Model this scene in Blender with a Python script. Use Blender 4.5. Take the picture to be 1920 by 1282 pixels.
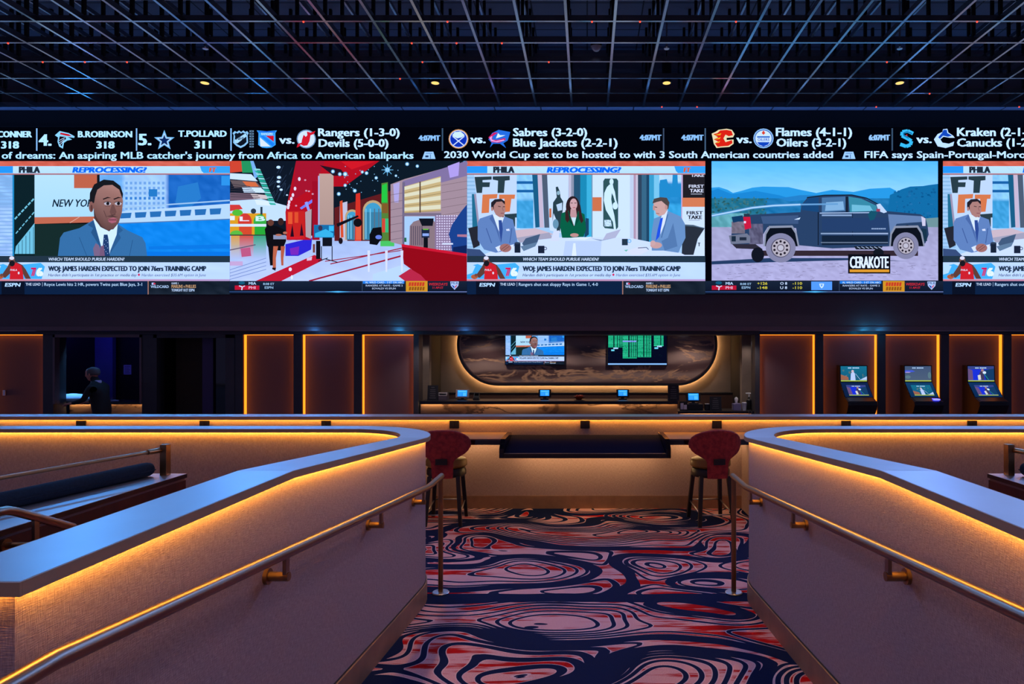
import bpy, bmesh, math, random
from mathutils import Vector, Matrix
for _o in list(bpy.data.objects):
    bpy.data.objects.remove(_o)
SC = bpy.context.scene
COL = SC.collection
R = random.Random(7)
PI = math.pi

# ------------------------------------------------------------------ camera
FPX = 1270.0            # focal length in pixels of the 1920 px wide frame
AX, HY = 1101.0, 658.0  # vanishing point of the aisle in the photograph
EYE = 1.857
cam_d = bpy.data.cameras.new('camera')
cam_d.sensor_fit = 'HORIZONTAL'
cam_d.sensor_width = 36.0
cam_d.lens = 36.0 * FPX / 1920.0
cam_d.shift_x = -(AX - 960.0) / 1920.0
cam_d.shift_y = (HY - 641.0) / 1920.0
cam_d.clip_start = 0.02
cam_d.clip_end = 200
cam = bpy.data.objects.new('camera', cam_d)
cam.location = (0, 0, EYE)
cam.rotation_euler = (PI / 2, 0, 0)
COL.objects.link(cam)
SC.camera = cam

# ------------------------------------------------------------------ world, exposure
SC.view_settings.view_transform = 'Standard'
SC.view_settings.look = 'None'
SC.view_settings.exposure = 0.0
SC.view_settings.gamma = 1.0
SC.view_settings.use_curve_mapping = False
world = bpy.data.worlds.new('world')
SC.world = world
world.use_nodes = True
_bg = world.node_tree.nodes['Background']
_bg.inputs[0].default_value = (0.46, 0.46, 1.05, 1)
_bg.inputs[1].default_value = 0.165
SCREEN = 1.0       # radiance of the video screens
AMBER = 48.0       # radiance of the amber light strips
SC.cycles.max_bounces = 8
SC.cycles.sample_clamp_indirect = 4.0

def lamp(name, kind, loc, energy, color, **kw):
    l = bpy.data.lights.new(name, kind)
    l.energy = energy
    l.color = color
    for k, v in kw.items():
        setattr(l, k, v)
    if name == 'header_fill_light': l.specular_factor = 0.0
    o = bpy.data.objects.new(name, l)
    o.location = loc
    COL.objects.link(o)
    return o

# the ceiling downlights of the room: the visible row hangs at y=10.7, the other
# rows are unseen, added towards the camera for ambient light
DL_Z = 6.09
DL_ROWS = [(10.7, 30.0), (7.0, 60.0), (3.3, 50.0), (-0.6, 70.0)]
DL_X = [(px - AX) * 10.7 / FPX for px in (384, 816, 1250, 1687)]
for _y, _e in DL_ROWS:
    for _x in DL_X:
        lamp('downlight_lamp', 'SPOT', (_x, _y, DL_Z - 0.03), _e, (0.80, 0.66, 1.0),
             spot_size=math.radians(120), spot_blend=0.8, shadow_soft_size=0.12)
# unseen blue fill spots, added above the video wall to tint the booth caps
for _x, _e in ((-8.6, 280), (-5.6, 330), (-2.6, 260), (2.6, 260), (5.6, 330), (8.6, 330)):
    _o = lamp('cap_fill_light', 'SPOT', (_x, 11.45, 5.82), _e, (0.05, 0.34, 1.0) if _x < 0 else (0.17, 0.36, 1.0),
              spot_size=math.radians(70), spot_blend=1.0, shadow_soft_size=0.25)
    _o.rotation_euler = Vector((-_x * 0.80, -9.3, -4.4)).to_track_quat('-Z', 'Y').to_euler()
# unseen blue fill strips, added above the video wall and under the soffit
for _x in (-10, -6, -2, 2, 6, 10):
    _o = lamp('ceiling_fill_light', 'AREA', (_x, 11.40, 5.72), 5.0, (0.06, 0.30, 1.0), shape='RECTANGLE', size=3.9, size_y=0.15)
    _o.rotation_euler = Vector((0, 0.15, 1.0)).to_track_quat('-Z', 'Y').to_euler()
for _x, _e in ((-9.0, 26.0), (-5.5, 24.0), (5.5, 13.0), (9.0, 18.0)):
    _o = lamp('hall_fill_light', 'AREA', (_x, 11.74, 2.24), _e, (0.04, 0.34, 1.0), shape='RECTANGLE', size=3.4, size_y=0.05)
    _o.rotation_euler = Vector((0, -1.0, -0.05)).to_track_quat('-Z', 'Y').to_euler()
# added fill points without fixtures tint the wall blue and cyan below the soffit
for _px, _c, _e in ((585, (0.05, 0.35, 1.0), 1.1), (745, (0.03, 0.45, 1.0), 1.3), (1625, (0.02, 0.50, 1.0), 1.3),
                    (1655, (0.03, 0.45, 1.0), 1.0), (870, (0.05, 0.35, 1.0), .9)):
    lamp('header_fill_light', 'POINT', ((_px - AX) * 11.7 / FPX, 11.70, 2.19), _e, _c, shadow_soft_size=0.03)

# ------------------------------------------------------------------ helpers
def X(px, d): return (px - AX) * d / FPX
def Z(py, d): return EYE - (py - HY) * d / FPX
def P(px, py, d): return Vector((X(px, d), d, Z(py, d)))
def lin(c):
    r = []
    for v in c[:3]:
        v = max(0.0, min(1.0, v / 255.0))
        r.append(v / 12.92 if v <= 0.04045 else ((v + 0.055) / 1.055) ** 2.4)
    return tuple(r)

ORG = {}
def thing(name, label, cat, loc, group=None, kind=None):
    o = bpy.data.objects.new(name, None)
    o.empty_display_size = 0.1
    COL.objects.link(o)
    o.location = loc
    ORG[o.name] = Vector(loc)
    return tag(o, label, cat, group, kind)
def tag(o, label, cat=None, group=None, kind=None):
    if label: o['label'] = label
    if cat: o['category'] = cat
    if group: o['group'] = group
    if kind: o['kind'] = kind
    return o

class MB:
    def __init__(s): s.v = []; s.f = []
    def add(s, vs, fs):
        b = len(s.v)
        s.v += [Vector(v) for v in vs]
        s.f += [tuple(i + b for i in f) for f in fs]
        return s
    def box(s, x0, x1, y0, y1, z0, z1, M=None):
        vs = [Vector((x, y, z)) for x in (x0, x1) for y in (y0, y1) for z in (z0, z1)]
        if M is not None: vs = [M @ v for v in vs]
        return s.add(vs, [(0, 1, 3, 2), (4, 6, 7, 5), (0, 4, 5, 1), (2, 3, 7, 6), (0, 2, 6, 4), (1, 5, 7, 3)])
    def prism(s, pts, d0, d1, axis='y'):
        n = len(pts)
        def m(p, d):
            return (p[0], d, p[1]) if axis == 'y' else ((d, p[0], p[1]) if axis == 'x' else (p[0], p[1], d))
        vs = [m(p, d0) for p in pts] + [m(p, d1) for p in pts]
        return s.add(vs, [tuple(range(n)), tuple(range(2 * n - 1, n - 1, -1))] +
                     [(i, i + n, (i + 1) % n + n, (i + 1) % n) for i in range(n)])
    def cyl(s, p0, p1, r0, r1=None, n=20, caps=True):
        p0, p1 = Vector(p0), Vector(p1)
        return s.tube([p0, p1], [r0, r0 if r1 is None else r1], n, caps)
    def tube(s, path, r, n=16, caps=True):
        path = [Vector(p) for p in path]
        m = len(path)
        if not isinstance(r, (list, tuple)): r = [r] * m
        prev = None
        vs = []
        for i, p in enumerate(path):
            a = (path[i] - path[i - 1]).normalized() if i > 0 else None
            b = (path[i + 1] - path[i]).normalized() if i < m - 1 else None
            t = (a + b).normalized() if a and b else (a or b)
            k = 1.0
            if a and b: k = 1.0 / max(0.35, t.dot(a))
            if prev is None:
                u = t.orthogonal().normalized()
            else:
                u = (prev - t * prev.dot(t)).normalized()
            prev = u
            w = t.cross(u)
            for j in range(n):
                an = 2 * PI * j / n
                vs.append(p + (u * math.cos(an) + w * math.sin(an)) * r[i])
        fs = [(i * n + j, i * n + (j + 1) % n, (i + 1) * n + (j + 1) % n, (i + 1) * n + j)
              for i in range(m - 1) for j in range(n)]
        if caps: fs += [tuple(range(n - 1, -1, -1)), tuple(range((m - 1) * n, m * n))]
        return s.add(vs, fs)
    def lathe(s, prof, c, n=28, sx=1, sy=1):
        c = Vector(c)
        vs = []
        for r, z in prof:
            for j in range(n):
                a = 2 * PI * j / n
                vs.append(c + Vector((r * sx * math.cos(a), r * sy * math.sin(a), z)))
        m = len(prof)
        fs = [(i * n + j, i * n + (j + 1) % n, (i + 1) * n + (j + 1) % n, (i + 1) * n + j)
              for i in range(m - 1) for j in range(n)]
        fs += [tuple(range(n - 1, -1, -1)), tuple(range((m - 1) * n, m * n))]
        return s.add(vs, fs)
    def sweep(s, path, secf):
        """path: (x, y, nx, ny) stations; secf(i, station) gives a closed loop of (offset, z)."""
        rings = [[Vector((p[0] + p[2] * o, p[1] + p[3] * o, z)) for o, z in secf(i, p)] for i, p in enumerate(path)]
        n = len(rings[0])
        vs = [v for r in rings for v in r]
        fs = [(i * n + j, i * n + (j + 1) % n, (i + 1) * n + (j + 1) % n, (i + 1) * n + j)
              for i in range(len(rings) - 1) for j in range(n)]
        fs += [tuple(range(n - 1, -1, -1)), tuple(range((len(rings) - 1) * n, len(rings) * n))]
        return s.add(vs, fs)
    def mirrored(s):
        m = MB()
        m.v = [Vector((-v.x, v.y, v.z)) for v in s.v]
        m.f = [tuple(reversed(f)) for f in s.f]
        return m
    def build(s, name, mat, parent=None, smooth=False, bevel=0.0, label=None):
        if parent is not None:
            org = ORG[parent.name]
        else:
            xs = [v.x for v in s.v]; ys = [v.y for v in s.v]; zs = [v.z for v in s.v]
            org = Vector(((min(xs) + max(xs)) / 2, (min(ys) + max(ys)) / 2, min(zs)))
        me = bpy.data.meshes.new(name)
        me.from_pydata([v - org for v in s.v], [], s.f)
        bm = bmesh.new(); bm.from_mesh(me)
        bmesh.ops.recalc_face_normals(bm, faces=bm.faces)
        bm.to_mesh(me); bm.free()
        me.materials.append(mat)
        if smooth:
            for p in me.polygons: p.use_smooth = True
        o = bpy.data.objects.new(name, me)
        COL.objects.link(o)
        if parent is not None:
            o.parent = parent
        else:
            o.location = org
        ORG[o.name] = org
        if smooth == 'auto':
            try:
                me.set_sharp_from_angle(angle=math.radians(40))
            except Exception:
                pass
        if bevel:
            b = o.modifiers.new('bevel', 'BEVEL'); b.width = bevel; b.segments = 2; b.limit_method = 'ANGLE'
        if label: o['label'] = label
        return o

# ------------------------------------------------------------------ materials
def mat(name, color, rough=0.5, metal=0.0, spec=0.5, coat=0.0, emit=None, estr=0.0):
    m = bpy.data.materials.new(name); m.use_nodes = True
    b = m.node_tree.nodes['Principled BSDF']
    b.inputs['Base Color'].default_value = (*color, 1)
    b.inputs['Roughness'].default_value = rough
    b.inputs['Metallic'].default_value = metal
    b.inputs['Specular IOR Level'].default_value = spec
    b.inputs['Coat Weight'].default_value = coat
    b.inputs['Coat Roughness'].default_value = 0.08
    if emit:
        b.inputs['Emission Color'].default_value = (*emit, 1)
        b.inputs['Emission Strength'].default_value = estr
    return m
class NT:
    """small helper to wire nodes"""
    def __init__(s, m):
        s.m = m; s.t = m.node_tree; s.b = s.t.nodes['Principled BSDF']
    def n(s, typ, **kw):
        nd = s.t.nodes.new(typ)
        for k, v in kw.items():
            if k.startswith('i_'):
                nd.inputs[k[2:].replace('_', ' ')].default_value = v
            else:
                setattr(nd, k, v)
        return nd
    def l(s, a, b): s.t.links.new(a, b)
    def math(s, op, a, b=None, clamp=False):
        nd = s.n('ShaderNodeMath', operation=op); nd.use_clamp = clamp
        for i, v in enumerate((a, b)):
            if v is None: continue
            if isinstance(v, (int, float)): nd.inputs[i].default_value = v
            else: s.l(v, nd.inputs[i])
        return nd.outputs[0]
    def mix(s, f, a, b):
        nd = s.n('ShaderNodeMix', data_type='RGBA')
        for i, v in ((0, f), (6, a), (7, b)):
            if isinstance(v, (int, float)): nd.inputs[i].default_value = v
            elif isinstance(v, tuple): nd.inputs[i].default_value = (*v[:3], 1)
            else: s.l(v, nd.inputs[i])
        return nd.outputs[2]
    def coords(s, scale=(1, 1, 1), rot=(0, 0, 0)):
        tc = s.n('ShaderNodeNewGeometry')
        mp = s.n('ShaderNodeMapping')
        mp.inputs['Scale'].default_value = scale
        mp.inputs['Rotation'].default_value = rot
        s.l(tc.outputs['Position'], mp.inputs['Vector'])
        return mp.outputs[0]
    def noise(s, vec, scale, detail=2.0, rough=0.5, dist=0.0):
        nd = s.n('ShaderNodeTexNoise')
        nd.inputs['Scale'].default_value = scale
        nd.inputs['Detail'].default_value = detail
        nd.inputs['Roughness'].default_value = rough
        nd.inputs['Distortion'].default_value = dist
        s.l(vec, nd.inputs['Vector'])
        return nd.outputs['Fac'], nd.outputs['Color']
    def ramp(s, f, a, b, smooth=True):
        nd = s.n('ShaderNodeMapRange')
        nd.interpolation_type = 'SMOOTHSTEP' if smooth else 'LINEAR'
        nd.inputs[1].default_value = a; nd.inputs[2].default_value = b
        s.l(f, nd.inputs[0])
        return nd.outputs[0]
    def bump(s, h, strength, dist=0.01):
        nd = s.n('ShaderNodeBump'); nd.inputs['Strength'].default_value = strength
        nd.inputs['Distance'].default_value = dist
        s.l(h, nd.inputs['Height']); s.l(nd.outputs[0], s.b.inputs['Normal'])
    def color(s, c): s.l(c, s.b.inputs['Base Color'])

def mottled(name, c0, c1, scale, rough=0.5, metal=0.0, spec=0.5, coat=0.0, stretch=(1, 1, 1), detail=4.0, dist=0.0, bump=0.0):
    m = mat(name, c0, rough, metal, spec, coat); t = NT(m)
    f, _ = t.noise(t.coords(stretch), scale, detail, 0.6, dist)
    t.color(t.mix(t.ramp(f, 0.3, 0.7), c0, c1))
    if bump: t.bump(f, bump)
    return m

# woven wallcovering of the low partition walls
def weave():
    m = mat('woven_wallcovering', (.3, .2, .2), 0.75, spec=0.25); t = NT(m)
    a, _ = t.noise(t.coords((330, 330, 40)), 1.0, 1.0, 0.5)
    b, _ = t.noise(t.coords((40, 40, 440)), 1.0, 1.0, 0.5)
    s_ = t.math('ADD', t.ramp(a, .3, .7), t.ramp(b, .3, .7))
    f = t.math('MULTIPLY', s_, 0.5)
    t.color(t.mix(f, lin((154, 130, 132)), lin((190, 167, 166))))
    t.bump(f, 0.35, 0.002)
    return m
def carpet():
    m = mat('contour_carpet', (.1, .05, .06), 0.95, spec=0.1); t = NT(m)
    SX, SY, FREQ, EPS = 0.80, 1.05, 24.0, 0.012
    def field(ox, oy):
        g0 = t.n('ShaderNodeNewGeometry')
        mp = t.n('ShaderNodeMapping')
        mp.inputs['Location'].default_value = (ox * SX + 3.1, oy * SY + 1.7, 0)
        mp.inputs['Scale'].default_value = (SX, SY, 0)
        t.l(g0.outputs['Position'], mp.inputs['Vector'])
        v = mp.outputs[0]
        _, wc = t.noise(v, 1.5, 0.0)
        va = t.n('ShaderNodeVectorMath', operation='MULTIPLY_ADD')
        t.l(wc, va.inputs[0]); va.inputs[1].default_value = (.55, .55, 0); t.l(v, va.inputs[2])
        n, _ = t.noise(va.outputs[0], 1.25, 0.0, 0.4, 0.0)
        return n, v
    n, v = field(0, 0)
    nx, _ = field(EPS, 0)
    ny, _ = field(0, EPS)
    gx = t.math('DIVIDE', t.math('SUBTRACT', nx, n), EPS)
    gy = t.math('DIVIDE', t.math('SUBTRACT', ny, n), EPS)
    grad = t.math('SQRT', t.math('ADD', t.math('MULTIPLY', gx, gx), t.math('MULTIPLY', gy, gy)))
    grad = t.math('MAXIMUM', t.math('MULTIPLY', grad, FREQ), 3.0)
    w, _ = t.noise(v, 1.3, 1.0)
    ph = t.math('MULTIPLY', n, FREQ)
    fr = t.math('DIVIDE', t.math('PINGPONG', ph, 0.5), grad)      # metres from the nearest contour
    thr = t.math('ADD', t.math('MULTIPLY', t.ramp(w, 0.50, 0.74, False), 0.028), 0.0145)
    line = t.math('LESS_THAN', fr, thr)
    # every seventh contour swells into a wide navy river
    ph6 = t.math('DIVIDE', t.math('PINGPONG', t.math('ADD', ph, 1.0), 3.5), grad)
    riv = t.math('LESS_THAN', ph6, t.math('ADD', t.math('MULTIPLY', t.ramp(w, 0.35, 0.66, False), 0.085), 0.010))
    line = t.math('MAXIMUM', line, riv)
    # seam band where the landing meets the ramp
    sep = t.n('ShaderNodeSeparateXYZ'); g = t.n('ShaderNodeNewGeometry'); t.l(g.outputs['Position'], sep.inputs[0])
    wob, _ = t.noise(t.coords((1.3, 0.2, 0)), 1.0, 1.0)
    yy = t.math('ADD', sep.outputs[1], t.math('MULTIPLY', t.math('SUBTRACT', wob, 0.5), 0.10))
    band = t.math('LESS_THAN', t.math('ABSOLUTE', t.math('SUBTRACT', yy, 5.10)), 0.085)
    line = t.math('MAXIMUM', line, band)
    # cool edge along each line
    edge = t.math('LESS_THAN', t.math('SUBTRACT', fr, thr), 0.006)
    st, _ = t.noise(t.coords((1.5, 13, 0)), 1.0, 4.0, 0.65)
    big, _ = t.noise(t.coords((.8, 3.2, 0)), 1.0, 2.0)
    red = t.ramp(t.math('ADD', t.math('MULTIPLY', st, .55), t.math('MULTIPLY', big, .45)), .49, .55)
    fib, _ = t.noise(t.coords((240, 240, 0)), 1.0, 1.0)
    base = t.mix(red, lin((226, 178, 190)), lin((190, 8, 14)))
    base = t.mix(edge, base, lin((224, 198, 216)))
    c = t.mix(line, base, lin((8, 28, 76)))
    mul = t.n('ShaderNodeMix', data_type='RGBA', blend_type='MULTIPLY')
    mul.inputs[0].default_value = 0.45
    t.l(c, mul.inputs[6])
    cr = t.n('ShaderNodeCombineColor')
    for i in range(3): t.l(t.ramp(fib, .2, .7), cr.inputs[i])
    t.l(cr.outputs[0], mul.inputs[7])
    t.color(mul.outputs[2])
    t.bump(fib, 0.3, 0.004)
    return m
def stone(name, c0, c1, c2, rot, rough=0.18):
    m = mat(name, c0, rough, spec=0.5); t = NT(m)
    v = t.coords((.42, 1, 1.5), rot)
    f, c = t.noise(v, 1.3, 5.0, 0.6, 0.6)
    wv = t.n('ShaderNodeTexWave', wave_type='BANDS', bands_direction='Z')
    wv.inputs['Scale'].default_value = 0.55; wv.inputs['Distortion'].default_value = 9.0
    wv.inputs['Detail'].default_value = 5.0; wv.inputs['Detail Scale'].default_value = 0.45; wv.inputs['Detail Roughness'].default_value = 0.65
    t.l(v, wv.inputs['Vector'])
    a = t.mix(t.ramp(wv.outputs['Fac'], .0, 1.0), c0, c1)
    vein = t.ramp(t.math('ABSOLUTE', t.math('SUBTRACT', f, .5)), 0.0, 0.03)
    t.color(t.mix(vein, c2, a))
    return m
def tiles(name, c0, c1, size, rough=0.6):
    m = mat(name, c0, rough); t = NT(m)
    br = t.n('ShaderNodeTexBrick'); br.offset = 0.0
    br.inputs['Color1'].default_value = (*c0, 1); br.inputs['Color2'].default_value = (*c0, 1)
    br.inputs['Mortar'].default_value = (*c1, 1); br.inputs['Scale'].default_value = 1.0
    br.inputs['Mortar Size'].default_value = 0.012; br.inputs['Brick Width'].default_value = size; br.inputs['Row Height'].default_value = size
    t.l(t.coords(), br.inputs['Vector']); t.color(br.outputs['Color'])
    return m
def ribs(name, c0, c1, freq, rough=0.45, axis=0):
    m = mat(name, c0, rough); t = NT(m)
    sc = [0, 0, 0]; sc[axis] = freq
    wv = t.n('ShaderNodeTexWave', wave_type='BANDS', bands_direction='XYZ'[axis])
    wv.inputs['Scale'].default_value = 1.0
    t.l(t.coords(tuple(sc)), wv.inputs['Vector'])
    t.color(t.mix(wv.outputs['Fac'], c0, c1)); t.bump(wv.outputs['Fac'], 0.4, 0.01)
    return m

M = {}
M['weave'] = weave()
M['carpet'] = carpet()
M['cap'] = mottled('pearl_grey_laminate', lin((204, 198, 196)), lin((210, 204, 202)), 3.0, rough=0.39, metal=0.80, spec=0.8)
M['amber'] = mat('amber_light', (0, 0, 0), 0.5, emit=(1.0, 0.46, 0.05), estr=AMBER)
M['amber_edge'] = mat('amber_edge_light', (0, 0, 0), 0.5, emit=(1.0, 0.22, 0.012), estr=2.3)
M['warm'] = mat('warm_light', (0, 0, 0), 0.5, emit=(1.0, 0.58, 0.24), estr=32.0)
M['counter_glow'] = mat('counter_glow', (0, 0, 0), 0.5, emit=(1.0, 0.58, 0.24), estr=26.0)
M['brass'] = mottled('brushed_brass', lin((158, 122, 84)), lin((166, 130, 92)), 3, rough=0.33, metal=1.0)
M['bronze'] = mottled('bronze_metal', lin((150, 124, 106)), lin((156, 130, 112)), 2, rough=0.30, metal=1.0)
M['hanger'] = mat('matte_black_rod', (.012, .012, .014), .7, spec=.2)
M['under'] = mat('desk_under_glow', (0, 0, 0), .5, emit=(1.0, .58, .24), estr=22.0)
M['steel'] = mat('brushed_steel', lin((190, 190, 195)), 0.35, 1.0)
M['base'] = mottled('bronze_baseboard', lin((156, 122, 98)), lin((170, 134, 106)), 8, rough=0.45, metal=0.35)
M['black'] = mat('black_plastic', (.006, .006, .008), 0.45)
M['gloss'] = mat('black_glass', (.004, .004, .007), 0.06, spec=0.8)
M['lattice'] = mat('black_metal_lattice', (.30, .30, .33), 0.22, metal=0.92)
M['deck'] = tiles('dark_ceiling_tile', (.14, .165, .23), (.014, .016, .02), 0.85, 0.55)
M['rim_tile'] = tiles('border_ceiling_tile', (.46, .52, .66), (.06, .06, .09), 0.8, 0.5)
M['upper_wall'] = mottled('charcoal_plaster', (.13, .095, .105), (.145, .105, .115), 2.0, rough=0.8)
M['trim'] = mottled('plum_metal_trim', (.16, .095, .105), (.18, .11, .12), 3, rough=0.4, spec=.5)
M['pier'] = mottled('dark_pier_panel', (.040, .040, .050), (.050, .048, .058), 3, rough=0.5)
M['panel'] = ribs('dark_wood_panel', (.115, .078, .104), (.145, .100, .130), 120, 0.6)
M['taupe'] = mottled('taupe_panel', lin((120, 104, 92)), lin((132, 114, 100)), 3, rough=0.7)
M['walnut'] = ribs('walnut_slats', (.07, .032, .022), (.16, .076, .05), 75, 0.45)
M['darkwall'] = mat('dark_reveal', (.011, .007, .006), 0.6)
M['stone'] = stone('veined_stone', lin((78, 56, 54)), lin((140, 116, 108)), lin((178, 138, 108)), (0.1, 0.22, 0.0))
M['counter_stone'] = stone('counter_stone', lin((96, 74, 58)), lin((150, 122, 100)), lin((60, 44, 36)), (0.2, 0.9, 0.2), 0.3)
M['mahogany'] = mottled('mahogany_veneer', lin((58, 22, 24)), lin((82, 32, 32)), 2.0, rough=0.3, stretch=(6, 6, .8), spec=.5)
M['ledge_top'] = mat('polished_metal_top', lin((220, 218, 220)), 0.34, 0.92)
M['band'] = mottled('taupe_edge_band', lin((186, 146, 110)), lin((194, 154, 118)), 4, rough=0.45, spec=.4)
M['ledge'] = mottled('polished_mahogany', lin((50, 24, 26)), lin((60, 28, 30)), 2.0, rough=0.2, spec=.6)
M['display'] = mat('smoked_display_glass', (.012, .012, .032), 0.4, spec=0.0)
M['navy'] = mottled('navy_velvet', lin((10, 30, 50)), lin((16, 40, 62)), 60, rough=0.85, spec=.3)
M['red_velvet'] = mottled('crushed_red_velvet', lin((128, 28, 38)), lin((172, 50, 54)), 22, rough=0.7, detail=6, bump=.15)
M['olive'] = mat('olive_leather', lin((140, 104, 40)), 0.4)
M['ebony'] = mat('ebony_wood', (.010, .009, .011), 0.35)
M['desk'] = mottled('brown_laminate', lin((126, 96, 84)), lin((136, 106, 92)), 6, rough=0.35)
M['white'] = mat('white_paper', (.7, .7, .72), 0.7)
M['violet_paper'] = mat('notice_paper', (.55, .5, .7), 0.7)
M['pale_cloth'] = mat('pale_blue_cloth', (.45, .62, .82), 0.8)
M['blue_wall'] = mottled('blue_lit_panel', (.10, .10, .30), (.12, .12, .34), 2, rough=.6)
M['brown_curtain'] = ribs('brown_drape', (.040, .028, .016), (.055, .038, .022), 40, .8)
M['purple_panel'] = mat('purple_panel', (.075, .045, .15), .5)
M['glass'] = mat('window_glass', (.02, .025, .03), 0.03, spec=.6)
M['skin'] = mat('skin', lin((190, 130, 110)), .6)
M['hair'] = mat('grey_hair', (.10, .09, .09), .8)
M['dark_cloth'] = mat('dark_uniform', (.010, .013, .014), .85)
M['collar'] = mat('lilac_collar', (.55, .50, .75), .8)
M['orange_dish'] = mat('orange_glass', lin((190, 70, 20)), .3)
M['red_dot'] = mat('red_emission', (0, 0, 0), .5, emit=(1.0, .06, .03), estr=2.2)
M['blue_led'] = mat('blue_indicator', (0, 0, 0), .5, emit=(.05, .05, 1.0), estr=9.0)
M['dl_glow'] = mat('downlight_glow', (0, 0, 0), .5, emit=(1.0, .62, .15), estr=1.3)
M['dome'] = mat('dome_camera_shell', (.45, .45, .5), .2)
def screen_mat():
    m = bpy.data.materials.new('screen_image'); m.use_nodes = True
    nt = m.node_tree; nt.nodes.clear()
    o = nt.nodes.new('ShaderNodeOutputMaterial'); e = nt.nodes.new('ShaderNodeEmission')
    a = nt.nodes.new('ShaderNodeVertexColor'); a.layer_name = 'Col'
    e.inputs[1].default_value = SCREEN
    mx = nt.nodes.new('ShaderNodeMix'); mx.data_type = 'RGBA'; mx.blend_type = 'MULTIPLY'; mx.inputs[0].default_value = 1.0
    mx.inputs[7].default_value = (0.88, 1.03, 1.38, 1)     # cold white point of the LED modules
    nt.links.new(a.outputs[0], mx.inputs[6]); nt.links.new(mx.outputs[2], e.inputs[0]); nt.links.new(e.outputs[0], o.inputs[0])
    return m
M['screen'] = screen_mat()
M['display'].node_tree.nodes['Principled BSDF'].inputs['IOR'].default_value = 1.12
# ------------------------------------------------------------------ pictures on screens (flat emissive polygons)
_TXT = {}
def text_geo(s, bold=0.0, shear=0.0):
    k = (s, bold, shear)
    if k in _TXT: return _TXT[k]
    cu = bpy.data.curves.new('lettering', 'FONT')
    cu.body = s; cu.offset = bold; cu.shear = shear; cu.resolution_u = 2; cu.fill_mode = 'FRONT'
    ob = bpy.data.objects.new('lettering', cu)
    COL.objects.link(ob)
    dg = bpy.context.evaluated_depsgraph_get(); dg.update()
    ev = ob.evaluated_get(dg); me = ev.to_mesh()
    vs = [(v.co.x, v.co.y) for v in me.vertices]
    fs = [tuple(p.vertices) for p in me.polygons]
    ev.to_mesh_clear()
    bpy.data.objects.remove(ob); bpy.data.curves.remove(cu)
    _TXT[k] = (vs, fs)
    return _TXT[k]
CAPH = max(v[1] for v in text_geo('H')[0])

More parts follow.
